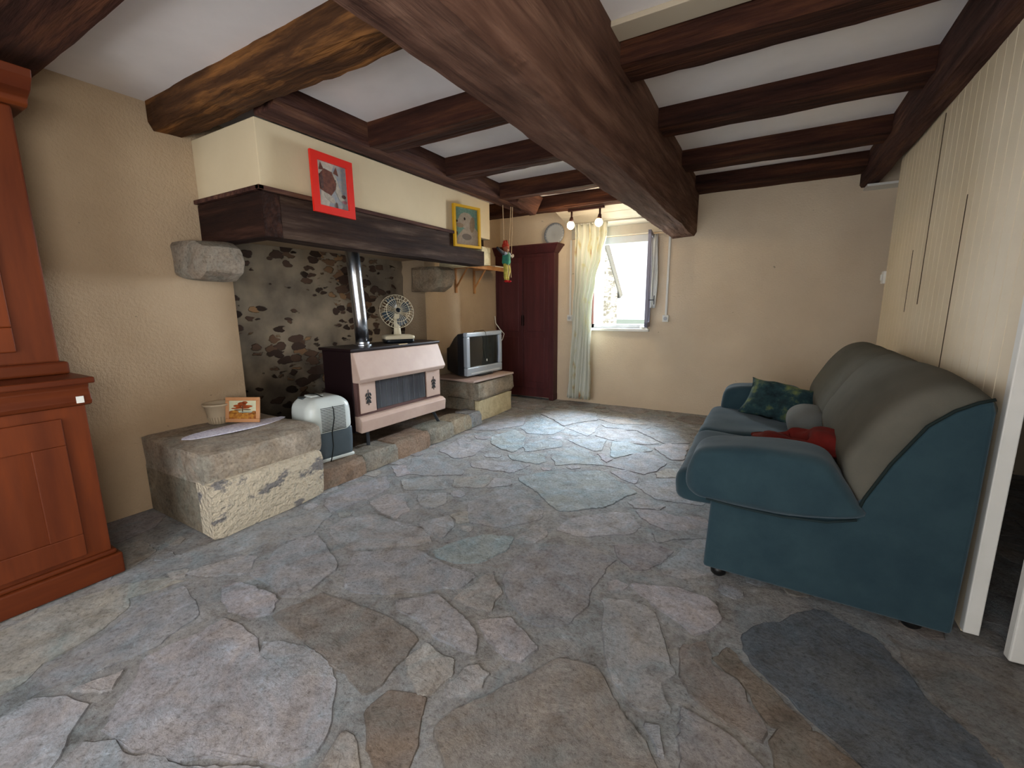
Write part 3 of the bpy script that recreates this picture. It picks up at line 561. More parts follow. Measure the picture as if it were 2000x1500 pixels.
# benches
b1=thing('stone_bench','big stone bench block left of the hearth with flaking rough plaster front','stone bench',(-2.95,1.43,0))
rock('stone_seat',[(-3.345,.28),(-2.590,.305),(-2.57,.35),(-2.57,.43),(-2.585,.478),(-2.63,.492),(-3.345,.492)],1,1.09,1.815,'a39889',None,None,21,amp=.010,round_=.012,parent=b1)
mb=MB(); mb.cur=lin('8b8272'); mb.box(-3.345,1.095,0,-2.62,1.77,.30); mb.build('stone_core',BLOCKM,b1)
rock('plaster_facing',[(-2.70,0),(-2.555,0),(-2.545,.05),(-2.535,.275),(-2.55,.315),(-2.59,.33),(-2.70,.325)],1,1.09,1.785,'bbb29a',None,None,23,amp=.011,round_=.008,parent=b1,mat_=ROUGHP)
b2=thing('stone_bench','stone bench block right of the hearth with smooth cream lower plaster','stone bench',(-3.0,4.26,0))
rock('stone_seat',[(-3.345,.24),(-2.70,.245),(-2.675,.28),(-2.68,.42),(-2.695,.445),(-3.345,.45)],1,3.89,4.66,'968a79',None,None,31,amp=.012,round_=.015,parent=b2)
mb=MB(); mb.cur=lin('8b8272'); mb.box(-3.345,3.885,0,-2.76,4.58,.25); mb.build('stone_core',BLOCKM,b2)
rock('plaster_facing',[(-2.80,0),(-2.705,0),(-2.70,.24),(-2.80,.245)],1,3.91,4.63,'c7bc9c',None,None,33,amp=.005,round_=.01,parent=b2,mat_=ROUGHP2)
# ---------------- dresser on the left ----------------
dr=thing('tall_dresser','tall orange-brown cherry wood two-part dresser at the left edge','dresser',(-3.0,0.0,0))
Y0,Y1=-.62,.69
mb=MB(); mb.box(-3.34,Y0,.12,-2.665,Y1,.86); mb.build('lower_body',CHERRY,dr,bev=.004)
mb=MB(); mb.box(-3.34,Y0-.02,0.0,-2.635,Y1+.03,.105); mb.box(-3.34,Y0-.01,.105,-2.65,Y1+.015,.128); mb.build('plinth',CHERRYH,dr,bev=.008,seg=3)
mb=MB(); mb.prism([(-3.34,.845),(-2.665,.845),(-2.645,.852),(-2.635,.87),(-2.645,.90),(-2.655,.925),(-2.645,.945),(-3.34,.945)],1,Y0-.01,Y1+.02); mb.build('drawer_moulding',CHERRYH,dr,bev=.004)
mb=MB(); mb.box(-3.34,Y0-.03,.947,-2.615,Y1+.035,.975); mb.build('worktop',CHERRYH,dr,bev=.007,seg=3)
for ya,yb in ((.02,.60),(-.57,.0)):
    mb=MB(); mb.box(-2.664,ya,.15,-2.645,yb,.255); mb.box(-2.664,ya,.68,-2.645,yb,.80); mb.box(-2.664,ya,.255,-2.645,ya+.11,.68); mb.box(-2.664,yb-.11,.255,-2.645,yb,.68)
    dd=mb.build('door',CHERRY,dr,bev=.004)
    mb=MB(); mb.box(-2.664,ya+.105,.25,-2.656,yb-.105,.685); mb.build('door_panel',CHERRY,dd,bev=.003)
mb=MB(); mb.box(-3.34,Y0+.02,1.03,-2.87,Y1-.005,2.14); mb.build('upper_body',CHERRY,dr,bev=.01,seg=3)
mb=MB(); mb.box(-3.34,Y0,.976,-2.83,Y1+.015,1.035); mb.build('upper_plinth',CHERRYH,dr,bev=.012,seg=3)
for ya,yb in ((.02,.55),(-.53,.0)):
    mb=MB(); mb.box(-2.869,ya,1.09,-2.85,yb,1.20); mb.box(-2.869,ya,1.98,-2.85,yb,2.09); mb.box(-2.869,ya,1.20,-2.85,ya+.13,1.98); mb.box(-2.869,yb-.13,1.20,-2.85,yb,1.98)
    dd=mb.build('glazed_door',CHERRY,dr,bev=.006,seg=3)
    mb=MB(); mb.box(-2.864,ya+.12,1.19,-2.860,yb-.12,1.99); mb.build('glass_pane',mat('dresser_glass','2a1c14',rough=.08,spec=.6),dd)
mb=MB(); mb.prism([(-3.34,2.14),(-2.86,2.14),(-2.84,2.15),(-2.83,2.17),(-2.78,2.19),(-2.74,2.23),(-2.73,2.26),(-3.34,2.26)],1,Y0-.04,Y1+.04); mb.build('cornice',CHERRYH,dr,bev=.004)
mb=MB(); mb.box(-2.72,.10,.9755,-2.625,.285,.979); tag(mb.build('paper_sheet',WHITE),'sheet of white paper lying on the dresser ledge at left edge','paper')
mb=MB(); mb.box(-2.634,.655,.862,-2.629,.68,.892); mb.build('price_tag',WHITE,dr)

# ---------------- gas heater ----------------
BEI=mat('heater_beige','c4ada0','b89f92',scale=4,rough=.45,c3='bda598')
DKB=mat('heater_brown','1b0f12',rough=.4)
MBR=mat('heater_mid_brown','5d4441',rough=.5)
ht=thing('gas_heater','beige and dark brown gas heater standing on the hearth','heater',(-2.95,2.8,.13),math.radians(-1.5))
# local frame: x forward (room), y along wall, z up
ya,yb=-.49,.52
mb=MB(); mb.box(-.22,ya,.13,.14,yb,.80); mb.build('casing',DKB,ht,bev=.006,local=True)
mb=MB(); mb.box(-.24,ya-.02,.80,.175,yb+.02,.825); mb.build('top_plate',DKB,ht,bev=.008,local=True,seg=3)
mb=MB(); mb.add([(.14,ya,.795),(.14,yb,.795),(.14,yb,.55),(.14,ya,.55),(.165,ya+.0,.795),(.165,yb,.795),(.245,yb+.01,.585),(.245,ya-.01,.585),(.225,ya+.0,.552),(.225,yb,.552)],
   [(0,1,2,3),(4,7,6,5),(7,8,9,6),(0,4,5,1),(3,2,9,8),(0,3,8,7,4),(1,5,6,9,2)]); mb.build('upper_panel',BEI,ht,bev=.006,local=True)
mb=MB(); mb.box(.14,ya+.005,.275,.175,yb-.005,.55); mb.build('front_recess',MBR,ht,bev=.003,local=True)
GL=mat('heater_glass','2f3136','484a4f',scale=2,stretch=(1,9,.6),rough=.15,spec=.6)
mb=MB(); mb.box(.175,ya+.20,.305,.182,yb-.22,.545); mb.build('glass_window',GL,ht,bev=.002,local=True)
mb=MB()
for i in range(9): yv=ya+.24+i*.066; mb.box(.182,yv,.31,.184,yv+.003,.54-.02*(i%3))
mb.build('guard_bars',mat('guard_steel','8e9298',rough=.3,metal=.8),ht,local=True)
for a,b in ((ya+.03,ya+.19),(yb-.205,yb-.015)):
    mb=MB(); mb.box(.175,a,.295,.187,b,.548); tl=mb.build('side_tile',BEI,ht,bev=.003,local=True)
    c=(a+b)/2; mb=MB(); zc=.42
    for s in (-1,0,1):
        for h in range(3):
            mb.ell((.189,c+s*.013*(1+.3*h),zc-.03+h*.027),(.003,.008,.017),8,6,Matrix.Rotation(s*.5,3,'X'))
    mb.tube([(.189,c,zc-.065),(.189,c,zc+.065)],.003,6)
    for s in (-1,1): mb.ell((.189,c+s*.018,zc-.045),(.003,.010,.006),8,6)
    mb.build('leaf_ornament',mat('ornament','1c2226',rough=.6),ht,local=True)
mb=MB(); mb.add([(.14,ya,.275),(.14,yb,.275),(.14,yb,.15),(.14,ya,.15),(.205,ya,.272),(.205,yb,.272),(.235,yb+.01,.245),(.235,ya-.01,.245),(.225,yb+.01,.145),(.225,ya-.01,.145)],
  [(0,1,2,3),(0,4,5,1),(4,7,6,5),(7,9,8,6),(3,2,8,9),(0,3,9,7,4),(1,5,6,8,2)]); mb.build('lower_panel',BEI,ht,bev=.005,local=True)
STL=mat('leg_steel','3c4046',rough=.35,metal=.5)
for x,y in ((.16,ya+.10),(-.18,ya+.08)):
    mb=MB(); mb.tube([(x,y,.0),(x,y,.14)],.015,12); mb.build('leg',STL,ht,local=True)
for x in (.16,-.18):
    mb=MB(); mb.tube([(x,yb-.02,.0),(x,yb-.035,.02),(x-.01,yb-.10,.14)],[.02,.015,.015],12); mb.build('leg',STL,ht,local=True)
mb=MB(); mb.box(.16,.0,.822,.178,.10,.829); mb.build('control_flap',mat('gold_trim','b8a27a',rough=.4),ht,local=True)
CHR=mat('flue_steel','b9bec6',rough=.26,metal=1)
fp=MB(); fp.tube([(-3.0,2.59,.957),(-3.0,2.58,1.2),(-3.0,2.56,1.5),(-3.0,2.53,2.0)],.056,40)
fo=fp.build('flue_pipe',CHR,None,smooth=True); tag(fo,'shiny steel flue pipe rising from the heater into the chimney','flue pipe')
fp=MB(); fp.lathe([(.075,0),(.075,.01),(.06,.016),(.06,.03)],(-3.0,2.59,.956),32); q=fp.build('flue_collar',CHR,None); 
ORG[fo.name]=Vector((0,0,0)); q.parent=fo

# ---------------- desk fan ----------------
FW=mat('fan_cream','cfc6ac',rough=.45); FB=mat('fan_blades','33404b',rough=.35); FD=mat('fan_dark','141a22',rough=.4)
fn=thing('desk_fan','small cream desk fan with dark blades standing on the heater','desk fan',(-2.965,2.98,.956),math.radians(-32))
mb=MB(); mb.rbox((0,0,.018),(.105,.125,.018),.014,8); mb.build('base_pad',FD,fn,local=True,smooth=True)
mb=MB(); mb.rbox((0,0,.048),(.10,.135,.020),.018,8,puff=.006); mb.build('base',FW,fn,local=True,smooth=True)
mb=MB(); mb.tube([(-.02,0,.06),(-.02,0,.15),(-.03,0,.22)],[.036,.030,.026],16); mb.rbox((-.035,0,.245),(.05,.035,.035),.02,6); mb.build('neck',FW,fn,local=True,smooth=True)
Mt=Matrix.Translation((.0,0,.285))@Matrix.Rotation(math.radians(78),4,'Y')
# fan axis along local +x tilted slightly upward
mb=MB(); R=.155
for z0,rr in ((-.05,.085),(.045,.06)):
    pass
for k in range(30):
    a=2*PI*k/30; c_,s_=math.cos(a),math.sin(a)
    pts=[(.022*c_,.022*s_,.062),(.09*c_,.09*s_,.055),(R*.93*c_,R*.93*s_,.03),(R*c_,R*s_,0),(R*.93*c_,R*.93*s_,-.03),(.05*c_,.05*s_,-.055)]
    mb.tube([Mt@Vector(p) for p in pts],.0016,5,cap=False)
for rr,z in ((R,0),(.105,.05),(.105,-.045)):
    mb.tube([Mt@Vector((rr*math.cos(2*PI*k/40),rr*math.sin(2*PI*k/40),z)) for k in range(41)],.0026,6,cap=False)
mb.build('wire_guard',FW,fn,local=True)
mb=MB(); mb.lathe([(.026,-.02),(.028,.03),(.02,.036)],(0,0,0),16,M=Mt); mb.build('hub',FD,fn,local=True,smooth=True)
for k in range(4):
    a0=k*PI/2+.4; vs=[]
    for i in range(6):
        r_=.02+.118*i/5; wd_=.25+.55*math.sin(PI*min(1,i/5*.8+.1))
        for s in (-1,1): vs.append(Mt@Vector((r_*math.cos(a0+s*wd_/1.6),r_*math.sin(a0+s*wd_/1.6),.012*s)))
    n=len(vs); nn=(Mt.to_3x3()@Vector((0,0,.003)))
    fs=[(2*i,2*i+1,2*i+3,2*i+2) for i in range(5)]; mb=MB(); mb.add(vs+[v+nn for v in vs],fs+[tuple(n+j for j in f)[::-1] for f in fs]+[(2*i,2*i+2,n+2*i+2,n+2*i) for i in range(5)]+[(2*i+1,n+2*i+1,n+2*i+3,2*i+3) for i in range(5)]+[(10,11,n+11,n+10),(0,n,n+1,1)])
    mb.build('blade',FB,fn,local=True)

# ---------------- dehumidifier ----------------
DW=mat('dehum_white','c9d2d0',rough=.3,spec=.5); DG=mat('dehum_tank','4b575e','566169',scale=3,rough=.25)
dh=thing('dehumidifier','white rounded dehumidifier with grey water tank on the hearth','dehumidifier',(-2.90,2.06,.135),math.radians(-9))
def dsh(p,q):
    # domed top, slightly narrower head
    k=max(0,(p.z+.02)/.168); p.x*=1-.13*k**3; p.y*=1-.22*k**3; return p
mb=MB(); mb.rbox((0,0,.335),(.165,.176,.148),.075,18,shape=dsh); mb.build('upper_shell',DW,dh,local=True,smooth=True)
mb=MB(); mb.rbox((0,0,.13),(.158,.168,.12),.03,12,shape=lambda p,q:(setattr(p,'y',p.y*(1-.06*max(0,-p.z/.12))),p)[1]); mb.build('water_tank',DG,dh,local=True,smooth=True)
mb=MB(); mb.rbox((0,0,.016),(.163,.165,.016),.014,8); mb.build('foot_rim',DW,dh,local=True,smooth=True)
for k in range(16):
    z=.238+k*.0115; mb=MB() if k==0 else mb
    kk=max(0,(z-.335+.02)/.168); xx=.165*(1-.13*kk**3)+.0005-(0 if z<.408 else .075*(1-math.sqrt(max(0,1-((z-.408)/.075)**2))))
    mb.box(xx-.004,-.085,z,xx+.0012,.105,z+.0045)
mb.build('vent_slots',mat('vent_dark','22282b',rough=.6),dh,local=True)
mb=MB(); mb.rbox((-.03,-.03,.484),(.055,.05,.008),.006,6); mb.build('carry_handle',DW,dh,local=True,smooth=True)
mb=MB(); mb.rbox((-.06,-.09,.474),(.04,.035,.008),.006,6); mb.build('control_panel',mat('dehum_grey','3c4446',rough=.4),dh,local=True,smooth=True)
mb=MB(); mb.tube([(-.08,-.05,.495),(0,-.03,.50),(.06,-.02,.487),(.115,0,.462),(.147,.008,.43),(.168,.012,.40),(.172,.01,.33),(.172,-.015,.22),(.17,-.012,.12),(.172,-.03,.04),(.178,-.045,.006)],.0042,8); mb.build('power_cable',CABLE,dh,local=True,smooth=True)

# ---------------- television ----------------
SIL=mat('tv_silver','aeb9c4',rough=.3,metal=.25); TVD=mat('tv_back','25262a',rough=.45); SCR=mat('tv_screen','15191b',rough=.07,spec=.7)
mb=MB(); M_=Matrix.Translation((-2.96,4.20,.462))@Matrix.Rotation(math.radians(-3),4,'Z')
mb.box(-.30,-.40,0,.295,.40,.022,M=M_); tag(mb.build('tv_board',mat('board_pink','b39c90','a8938a',scale=5,rough=.7),bev=.002),'thin pinkish board under the television on the right bench','board')
tv=thing('television','silver tube television with dark screen on the right stone bench','television',(-2.875,4.235,.485),math.radians(-4))
W,H=.335,.51
mb=MB()
mb.box(0,-W,0.02,.055,W,.115); mb.box(0,-W,H-.05,.055,W,H); mb.box(0,-W,.115,.055,-W+.055,H-.05); mb.box(0,W-.055,.115,.055,W,H-.05)
mb.build('bezel',SIL,tv,local=True,bev=.010,seg=3)
mb=MB(); vs=[];n=12
for j in range(n+1):
    for i in range(n+1):
        a=i/n*2-1; b=j/n*2-1; vs.append((.040-.012*(a*a+b*b)/2,a*(W-.05),.0+(.115+H-.05)/2+b*(H-.165)/2+0))
mb.add(vs,[(j*(n+1)+i,j*(n+1)+i+1,(j+1)*(n+1)+i+1,(j+1)*(n+1)+i) for j in range(n) for i in range(n)]); mb.build('screen',SCR,tv,local=True,smooth=True)
mb=MB()
sec=[(0.0,W-.005,.02,H-.005),(-.10,W-.02,.02,H-.02),(-.20,W-.07,.02,H-.07),(-.34,W-.14,.03,H-.18),(-.40,W-.16,.05,H-.20)]
vs=[]
for x,hw,z0,z1 in sec: vs+=[(x,-hw,z0),(x,hw,z0),(x,hw,z1),(x,-hw,z1)]
fs=[(4*i+k,4*i+(k+1)%4,4*i+4+(k+1)%4,4*i+4+k) for i in range(4) for k in range(4)]+[(0,3,2,1),(16,17,18,19)]
mb.add(vs,fs); mb.build('rear_housing',TVD,tv,local=True,bev=.012,seg=3)
mb=MB(); mb.box(.055,-W+.06,.04,.060,W-.06,.052); mb.build('control_strip',mat('tv_strip','d5dbe0',rough=.3),tv,local=True)
mb=MB(); mb.ell((.056,0,.092),(.002,.006,.006),10,6); mb.build('badge',WHITE,tv,local=True)
mb=MB(); mb.rbox((.0,.0,.012),(.07,.13,.012),.008,6); mb.build('foot',TVD,tv,local=True,smooth=True)
mb=MB(); mb.tube([(-.25,.02,H-.1),(-.10,.0,H+.003),(-.02,-.01,H+.008),(.03,-.005,H+.015),(.062,.0,H-.01),(.062,.012,H-.10),(.060,-.006,.32),(.060,.012,.24),(.058,.018,.19)],.0028,6)
ac=mb.build('antenna_cable',CABLE,tv,local=True); mb=MB(); mb.ell((.058,.02,.175),(.006,.007,.015),10,8); mb.build('cable_tip',WHITE,tv,local=True)
mb=MB(); mb.tube([(-3.335,5.26,1.15),(-3.33,5.27,1.05),(-3.27,5.28,.97),(-3.20,5.285,.9),(-3.22,5.27,.82),(-3.28,5.2,.74),(-3.30,5.0,.70),(-3.2,4.6,.72)],.006,8)
tag(mb.build('white_cable',WHITE,smooth=True),'white cable hanging between the television and the red cupboard','cable')

# ---------------- things on the left bench ----------------
LACE=mat('lace_cloth','b8b6cc','d9d8e4',scale=60,rough=.95,lo=.4,hi=.55)
mb=MB(); front=[(-2.985,1.165),(-2.935,1.20),(-2.905,1.28),(-2.885,1.40),(-2.875,1.52),(-2.885,1.64),(-2.91,1.74),(-2.955,1.805),(-2.99,1.80)]
back=[(-3.03,1.72),(-3.06,1.60),(-3.08,1.48),(-3.07,1.36),(-3.045,1.25),(-3.015,1.18)]
P=front+back; n=len(P); 
mb.add([(x,y,.502+.003*noise.noise(Vector((x*30,y*30,0)))) for x,y in P]+[(x,y,.497) for x,y in P],[tuple(range(n)),tuple(range(n,2*n))[::-1]]+[(i,(i+1)%n,n+(i+1)%n,n+i) for i in range(n)])
tag(mb.build('lace_doily',LACE),'pale lilac lace doily lying on the left stone bench','doily')
pc=thing('small_painting','small framed painting of an orange tree leaning on the doily','painting',(-3.05,1.555,.507),math.radians(29))
Mt=Matrix.Rotation(math.radians(-10),4,'X')
FR=mat('light_wood_frame','bd8b62','a97549',scale=6,rough=.5)
w_,h_=.118,.172
mb=MB()
for bx in ((-w_,0,0,w_,.015,.024),(-w_,0,h_-.024,w_,.015,h_),(-w_,0,.024,-w_+.024,.015,h_-.024),(w_-.024,0,.024,w_,.015,h_-.024)): mb.box(bx[0],bx[1],bx[2],bx[3],bx[4],bx[5],M=Mt)
mb.build('frame',FR,pc,local=True,bev=.003)
def flat(mb,poly,y,M,z=0):  # small polygon facing -y
    n=len(poly); mb.add([M@Vector((a,y,b)) for a,b in poly]+[M@Vector((a,y+.0006,b)) for a,b in poly],[tuple(range(n)),tuple(range(n,2*n))[::-1]]+[(i,(i+1)%n,n+(i+1)%n,n+i) for i in range(n)])
def rectp(a,b,c,d): return [(a,b),(c,b),(c,d),(a,d)]
def ellp(cx,cy,rx,ry,n=14,rot=0):
    return [(cx+rx*math.cos(2*PI*i/n)*math.cos(rot)-ry*math.sin(2*PI*i/n)*math.sin(rot),cy+rx*math.cos(2*PI*i/n)*math.sin(rot)+ry*math.sin(2*PI*i/n)*math.cos(rot)) for i in range(n)]
def art(parent,layers,M,y0=.008):
    # the painting surface: a canvas with painted patches laid on it
    for nm,(colr,polys_) in enumerate(layers):
        pm=mat('paint_%d'%random.randint(0,99999),*colr,scale=40,rough=.6) if len(colr)>1 else mat('paint',colr[0],rough=.6)
        for p in polys_:
            mb=MB(); flat(mb,p,y0-.0007*nm,M); mb.build('canvas' if nm==0 else 'painted_patch',pm,parent,local=True)
art(pc,[(('b9bfa2','c9c7a8'),[rectp(-.097,.022,.097,.152)]),(('b5802f','7c3a14'),[rectp(-.097,.022,.097,.066),ellp(-.06,.07,.035,.012),ellp(.08,.066,.02,.012)]),
 (('a74c16','6e2f10'),[ellp(-.005,.125,.03,.014),ellp(.015,.135,.02,.01),ellp(-.035,.112,.03,.009),ellp(.035,.11,.035,.008),ellp(.0,.10,.05,.008),ellp(-.05,.095,.03,.005)]),
 (('5a3a20',),[rectp(-.004,.06,.004,.115),ellp(.03,.086,.03,.004),ellp(-.03,.084,.03,.004)]),(('7f8f88',),[ellp(.02,.07,.05,.004)])],Mt,.006)
mb=MB(); mb.box(-.01,.015,0,.01,.06,.006); mb.box(-.01,.05,0,.01,.056,.10); mb.build('easel_back',FR,pc,local=True)
pot=thing('plant_pot','cream ribbed plastic pot behind the small tree painting','pot',(-3.235,1.50,.494))
mb=MB(); mb.lathe([(.055,0),(.062,.03),(.078,.125),(.088,.128),(.090,.14),(.084,.142),(.076,.12),(.05,.02)],(0,0,0),28); mb.build('pot_body',mat('pot_cream','b3a48c',rough=.5),pot,local=True,smooth=True)
mb=MB()
for k in range(24):
    a=2*PI*k/24; mb.tube([(.059*math.cos(a),.059*math.sin(a),.005),(.0665*math.cos(a),.0665*math.sin(a),.05)],.0028,5)
mb.build('ribs',mat('pot_rib','9c8d76',rough=.5),pot,local=True)

# ---------------- pictures on the hood ----------------
RED=mat('red_frame','d3281c',rough=.45)
rp=thing('horse_picture','red framed picture of a brown and white horse on the hood','picture',(-2.575,2.06,1.888),math.radians(90))
Mt=Matrix.Rotation(math.radians(-1.5),4,'X')@Matrix.Rotation(math.radians(.8),4,'Y')
w_,h_,t_=.162,.375,.048
mb=MB()
for bx in ((-w_,0,0,w_,.018,t_),(-w_,0,h_-t_,w_,.018,h_),(-w_,0,t_,-w_+t_,.018,h_-t_),(w_-t_,0,t_,w_,.018,h_-t_)): mb.box(bx[0],-bx[4],bx[2],bx[3],0,bx[5],M=Mt)
mb.build('frame',RED,rp,local=True)
iw,ih0,ih1=.114,.048,.327
art(rp,[(('77808c','949088'),[rectp(-iw,ih0,iw,ih1)]),
 (('9d9589','b0a79b'),[[(-.11,.326),(.02,.326),(.0,.28),(-.11,.24)],[(-.11,.05),(-.04,.05),(-.02,.12),(-.09,.16)]]),
 (('4c2a20','6d4030'),[[(-.10,.15),(-.02,.12),(.02,.17),(.035,.23),(.0,.275),(-.06,.285),(-.10,.24)],[(-.10,.27),(-.085,.32),(-.06,.275)],[(.01,.27),(.035,.315),(.05,.26)]]),
 (('a9a092','8b8378'),[[(.0,.27),(.03,.25),(.05,.19),(.09,.11),(.05,.10),(.02,.16),(.03,.21)],ellp(-.03,.105,.045,.02,rot=-.5)]),
 (('3a2a28','5e4038'),[ellp(.02,.06,.01,.028),ellp(.082,.135,.018,.012),ellp(-.085,.2,.014,.05),ellp(.02,.225,.007,.006)]),(('8d6066',),[ellp(.085,.10,.02,.01)])],Mt,-.004)
YEL=mat('yellow_frame','c79a1e',rough=.45)
yp=thing('dog_picture','yellow framed picture of a pale dog hanging beside the wooden shelf','picture',(-2.578,3.57,1.845),math.radians(76))
Mt=Matrix.Rotation(math.radians(-1),4,'X')
w_,h_,t_=.165,.385,.022
mb=MB()
for bx in ((-w_,0,0,w_,.03,t_),(-w_,0,h_-t_,w_,.03,h_),(-w_,0,t_,-w_+t_,.03,h_-t_),(w_-t_,0,t_,w_,.03,h_-t_)): mb.box(bx[0],-bx[4],bx[2],bx[3],0,bx[5],M=Mt)
mb.build('frame',YEL,yp,local=True)
art(yp,[(('6f9a8c','8fae9e'),[rectp(-.145,.02,.145,.365)]),
 (('bfae97','cfc2b0'),[[(-.145,.02),(.145,.02),(.145,.16),(.10,.2),(-.04,.17),(-.11,.10)],ellp(.0,.25,.095,.075),[(-.12,.21),(-.05,.20),(-.02,.27),(-.10,.26)]]),
 (('9c8468','b39c80'),[ellp(.075,.22,.032,.075,rot=-.15),ellp(-.08,.2,.045,.022)]),(('2c211c',),[ellp(-.02,.265,.011,.014),ellp(-.118,.235,.012,.010)]),(('8d8378',),[ellp(.0,.10,.06,.03)])],Mt,-.006)
mb=MB(); mb.box(-.145,-.012,.02,.145,-.010,.365,M=Mt)
gm=mat('picture_glass','ffffff',rough=.03,trans=1,spec=.5); gm.node_tree.nodes['Principled BSDF'].inputs['IOR'].default_value=1.3
mb.build('glass_pane',gm,yp,local=True)

# ---------------- shelf, figurine ----------------
sh=thing('wall_shelf','narrow pine shelf on two brackets beside the chimney','shelf',(-3.34,4.65,1.77))
mb=MB(); mb.box(-3.345,4.22,1.765,-3.06,5.16,1.785); mb.box(-3.08,4.22,1.735,-3.06,5.16,1.765); mb.build('shelf_board',PINE,sh,bev=.003)
for y in (4.38,4.77):
    mb=MB(); mb.box(-3.348,y-.014,1.45,-3.325,y+.014,1.765); mb.box(-3.325,y-.014,1.74,-3.10,y+.014,1.764)
    mb.tube([(-3.33,y,1.52),(-3.16,y,1.745)],.011,6); mb.build('bracket',PINE,sh,bev=.002)
mb=MB(); mb.box(-3.12,4.86,1.786,-3.07,5.14,1.80); tag(mb.build('white_strip',WHITE),'short white strip lying on the front edge of the pine shelf','strip')
# ---------------- hanging puppet ----------------
pp=thing('string_puppet','jester string puppet with green jacket hanging beside the red cupboard','puppet',(-2.52,4.24,1.54))
cx,cy=-2.53,4.24
CORD=mat('cord','b09a7c',rough=.8)
for a,b in (((cx-.02,cy-.03,2.355),(cx-.02,cy-.01,1.93)),((cx+.01,cy+.09,2.355),(cx+.005,cy+.05,1.88)),((cx+.02,cy+.11,2.355),(cx+.015,cy+.09,1.86)),((cx+.005,cy+.06,1.86),(cx+.02,cy+.07,1.60)),((cx+.03,cy-.02,1.9),(cx+.035,cy-.01,1.60))):
    mb=MB(); mb.tube([a,b],.0045,6); mb.build('cord',CORD,pp)
mb=MB(); mb.ell((cx,cy-.0,1.905),(.033,.033,.04)); hd=mb.build('head',mat('puppet_face','8d4a34',rough=.6),pp,smooth=True)
mb=MB(); mb.ell((cx-.012,cy+.005,1.935),(.04,.04,.038)); mb.ell((cx-.01,cy+.02,1.97),(.02,.02,.03)); mb.ell((cx-.005,cy-.025,1.965),(.018,.018,.026)); mb.build('hair',mat('puppet_hair','8e2414',rough=.8),pp,smooth=True)
mb=MB(); mb.ell((cx+.034,cy-.008,1.905),(.010,.007,.007)); mb.build('nose',mat('puppet_nose','b0402c',rough=.5),pp,smooth=True)
mb=MB(); mb.lathe([(.035,0),(.05,.03),(.045,.10),(.03,.135)],(cx,cy,1.73),16); mb.build('jacket',mat('puppet_green','2c7a5c','235f58',scale=20,rough=.7),pp,smooth=True)
mb=MB(); mb.ell((cx,cy-.03,1.85),(.03,.04,.022)); mb.ell((cx,cy+.04,1.85),(.03,.04,.022)); mb.build('ruff',mat('puppet_ruff','8b95a5',rough=.8),pp,smooth=True)
for s in (-1,1):
    mb=MB(); mb.tube([(cx,cy+s*.02,1.74),(cx+.012,cy+s*.03,1.68),(cx,cy+s*.022,1.60),(cx+.005,cy+s*.022,1.57)],[.024,.026,.02,.016],10); mb.build('leg',mat('puppet_yellow','b9a94c','8c8a3c',scale=25,rough=.7),pp,smooth=True)
    mb=MB(); mb.ell((cx+.018,cy+s*.032,1.555),(.028,.016,.014)); mb.build('shoe',mat('puppet_shoe','a3181c',rough=.25),pp,smooth=True)
mb=MB(); mb.tube([(cx,cy-.05,1.85),(cx-.01,cy-.13,1.88),(cx-.01,cy-.17,1.90)],[.02,.015,.012],8); mb.build('arm',mat('puppet_sleeve','26262c',rough=.8),pp,smooth=True)
mb=MB(); mb.tube([(cx,cy+.05,1.85),(cx+.01,cy+.09,1.83)],[.018,.014],8); mb.ell((cx+.012,cy+.10,1.83),(.012,.02,.02)); mb.ell((cx+.012,cy+.125,1.84),(.012,.02,.02)); mb.build('hand_control',mat('puppet_hand','9c948a',rough=.6),pp,smooth=True)

# ---------------- armoire and plate ----------------
ar=thing('red_cupboard','tall dark red wooden cupboard in the far left corner','cupboard',(-2.87,5.36,0))
mb=MB(); mb.box(-3.345,5.31,.03,-2.44,5.44,2.0); mb.build('body',ARM,ar,bev=.004)
mb=MB(); mb.hexa([(-3.345,5.295,1.97),(-2.435,5.295,1.97),(-2.435,5.44,1.97),(-3.345,5.44,1.97)],[(-3.345,5.235,2.06),(-2.365,5.235,2.06),(-2.365,5.44,2.06),(-3.345,5.44,2.06)]); mb.box(-3.345,5.225,2.06,-2.355,5.44,2.08); mb.build('cornice',ARM,ar,bev=.003)
for a,b in ((-3.29,-2.905),(-2.895,-2.51)):
    mb=MB(); mb.box(a,5.295,.16,b,5.309,1.93)
    dd=mb.build('door',ARM,ar,bev=.003)
    for z0,z1 in ((.24,.86),(.94,1.86)):
        mb=MB(); mb.box(a+.06,5.288,z0,b-.06,5.296,z1); mb.build('door_panel',ARM,dd,bev=.006)
for x in (-2.915,-2.885):
    mb=MB(); mb.box(x-.006,5.287,1.02,x+.006,5.294,1.16); mb.build('keyhole_plate',mat('dark_metal','120c0c',rough=.4,metal=.6),ar)
for x in (-3.30,-2.47):
    mb=MB(); mb.box(x-.035,5.30,0,x+.035,5.44,.09); mb.build('foot',ARM,ar,bev=.01)
pl_=thing('patterned_plate','white plate with speckled rim standing on the red cupboard','plate',(-2.50,5.40,2.08),0)
Mt=Matrix.Translation((.02,0,.125))@Matrix.Rotation(math.radians(82),4,'X')
mb=MB(); mb.lathe([(.0,.0),(.10,.0),(.105,.006),(.142,.018),(.143,.021),(.104,.010),(.0,.004)],(0,0,0),40,M=Mt); mb.build('plate_body',mat('china','a9adb0',rough=.2,spec=.5),pl_,local=True,smooth=True)
mb=MB()
for k in range(22):
    a=2*PI*k/22; mb.ell(Mt@Vector((.127*math.cos(a),.127*math.sin(a),.0165)),(.006,.002,.006),6,4)
mb.tube([Mt@Vector((.141*math.cos(2*PI*k/48),.141*math.sin(2*PI*k/48),.020)) for k in range(49)],.0022,5)
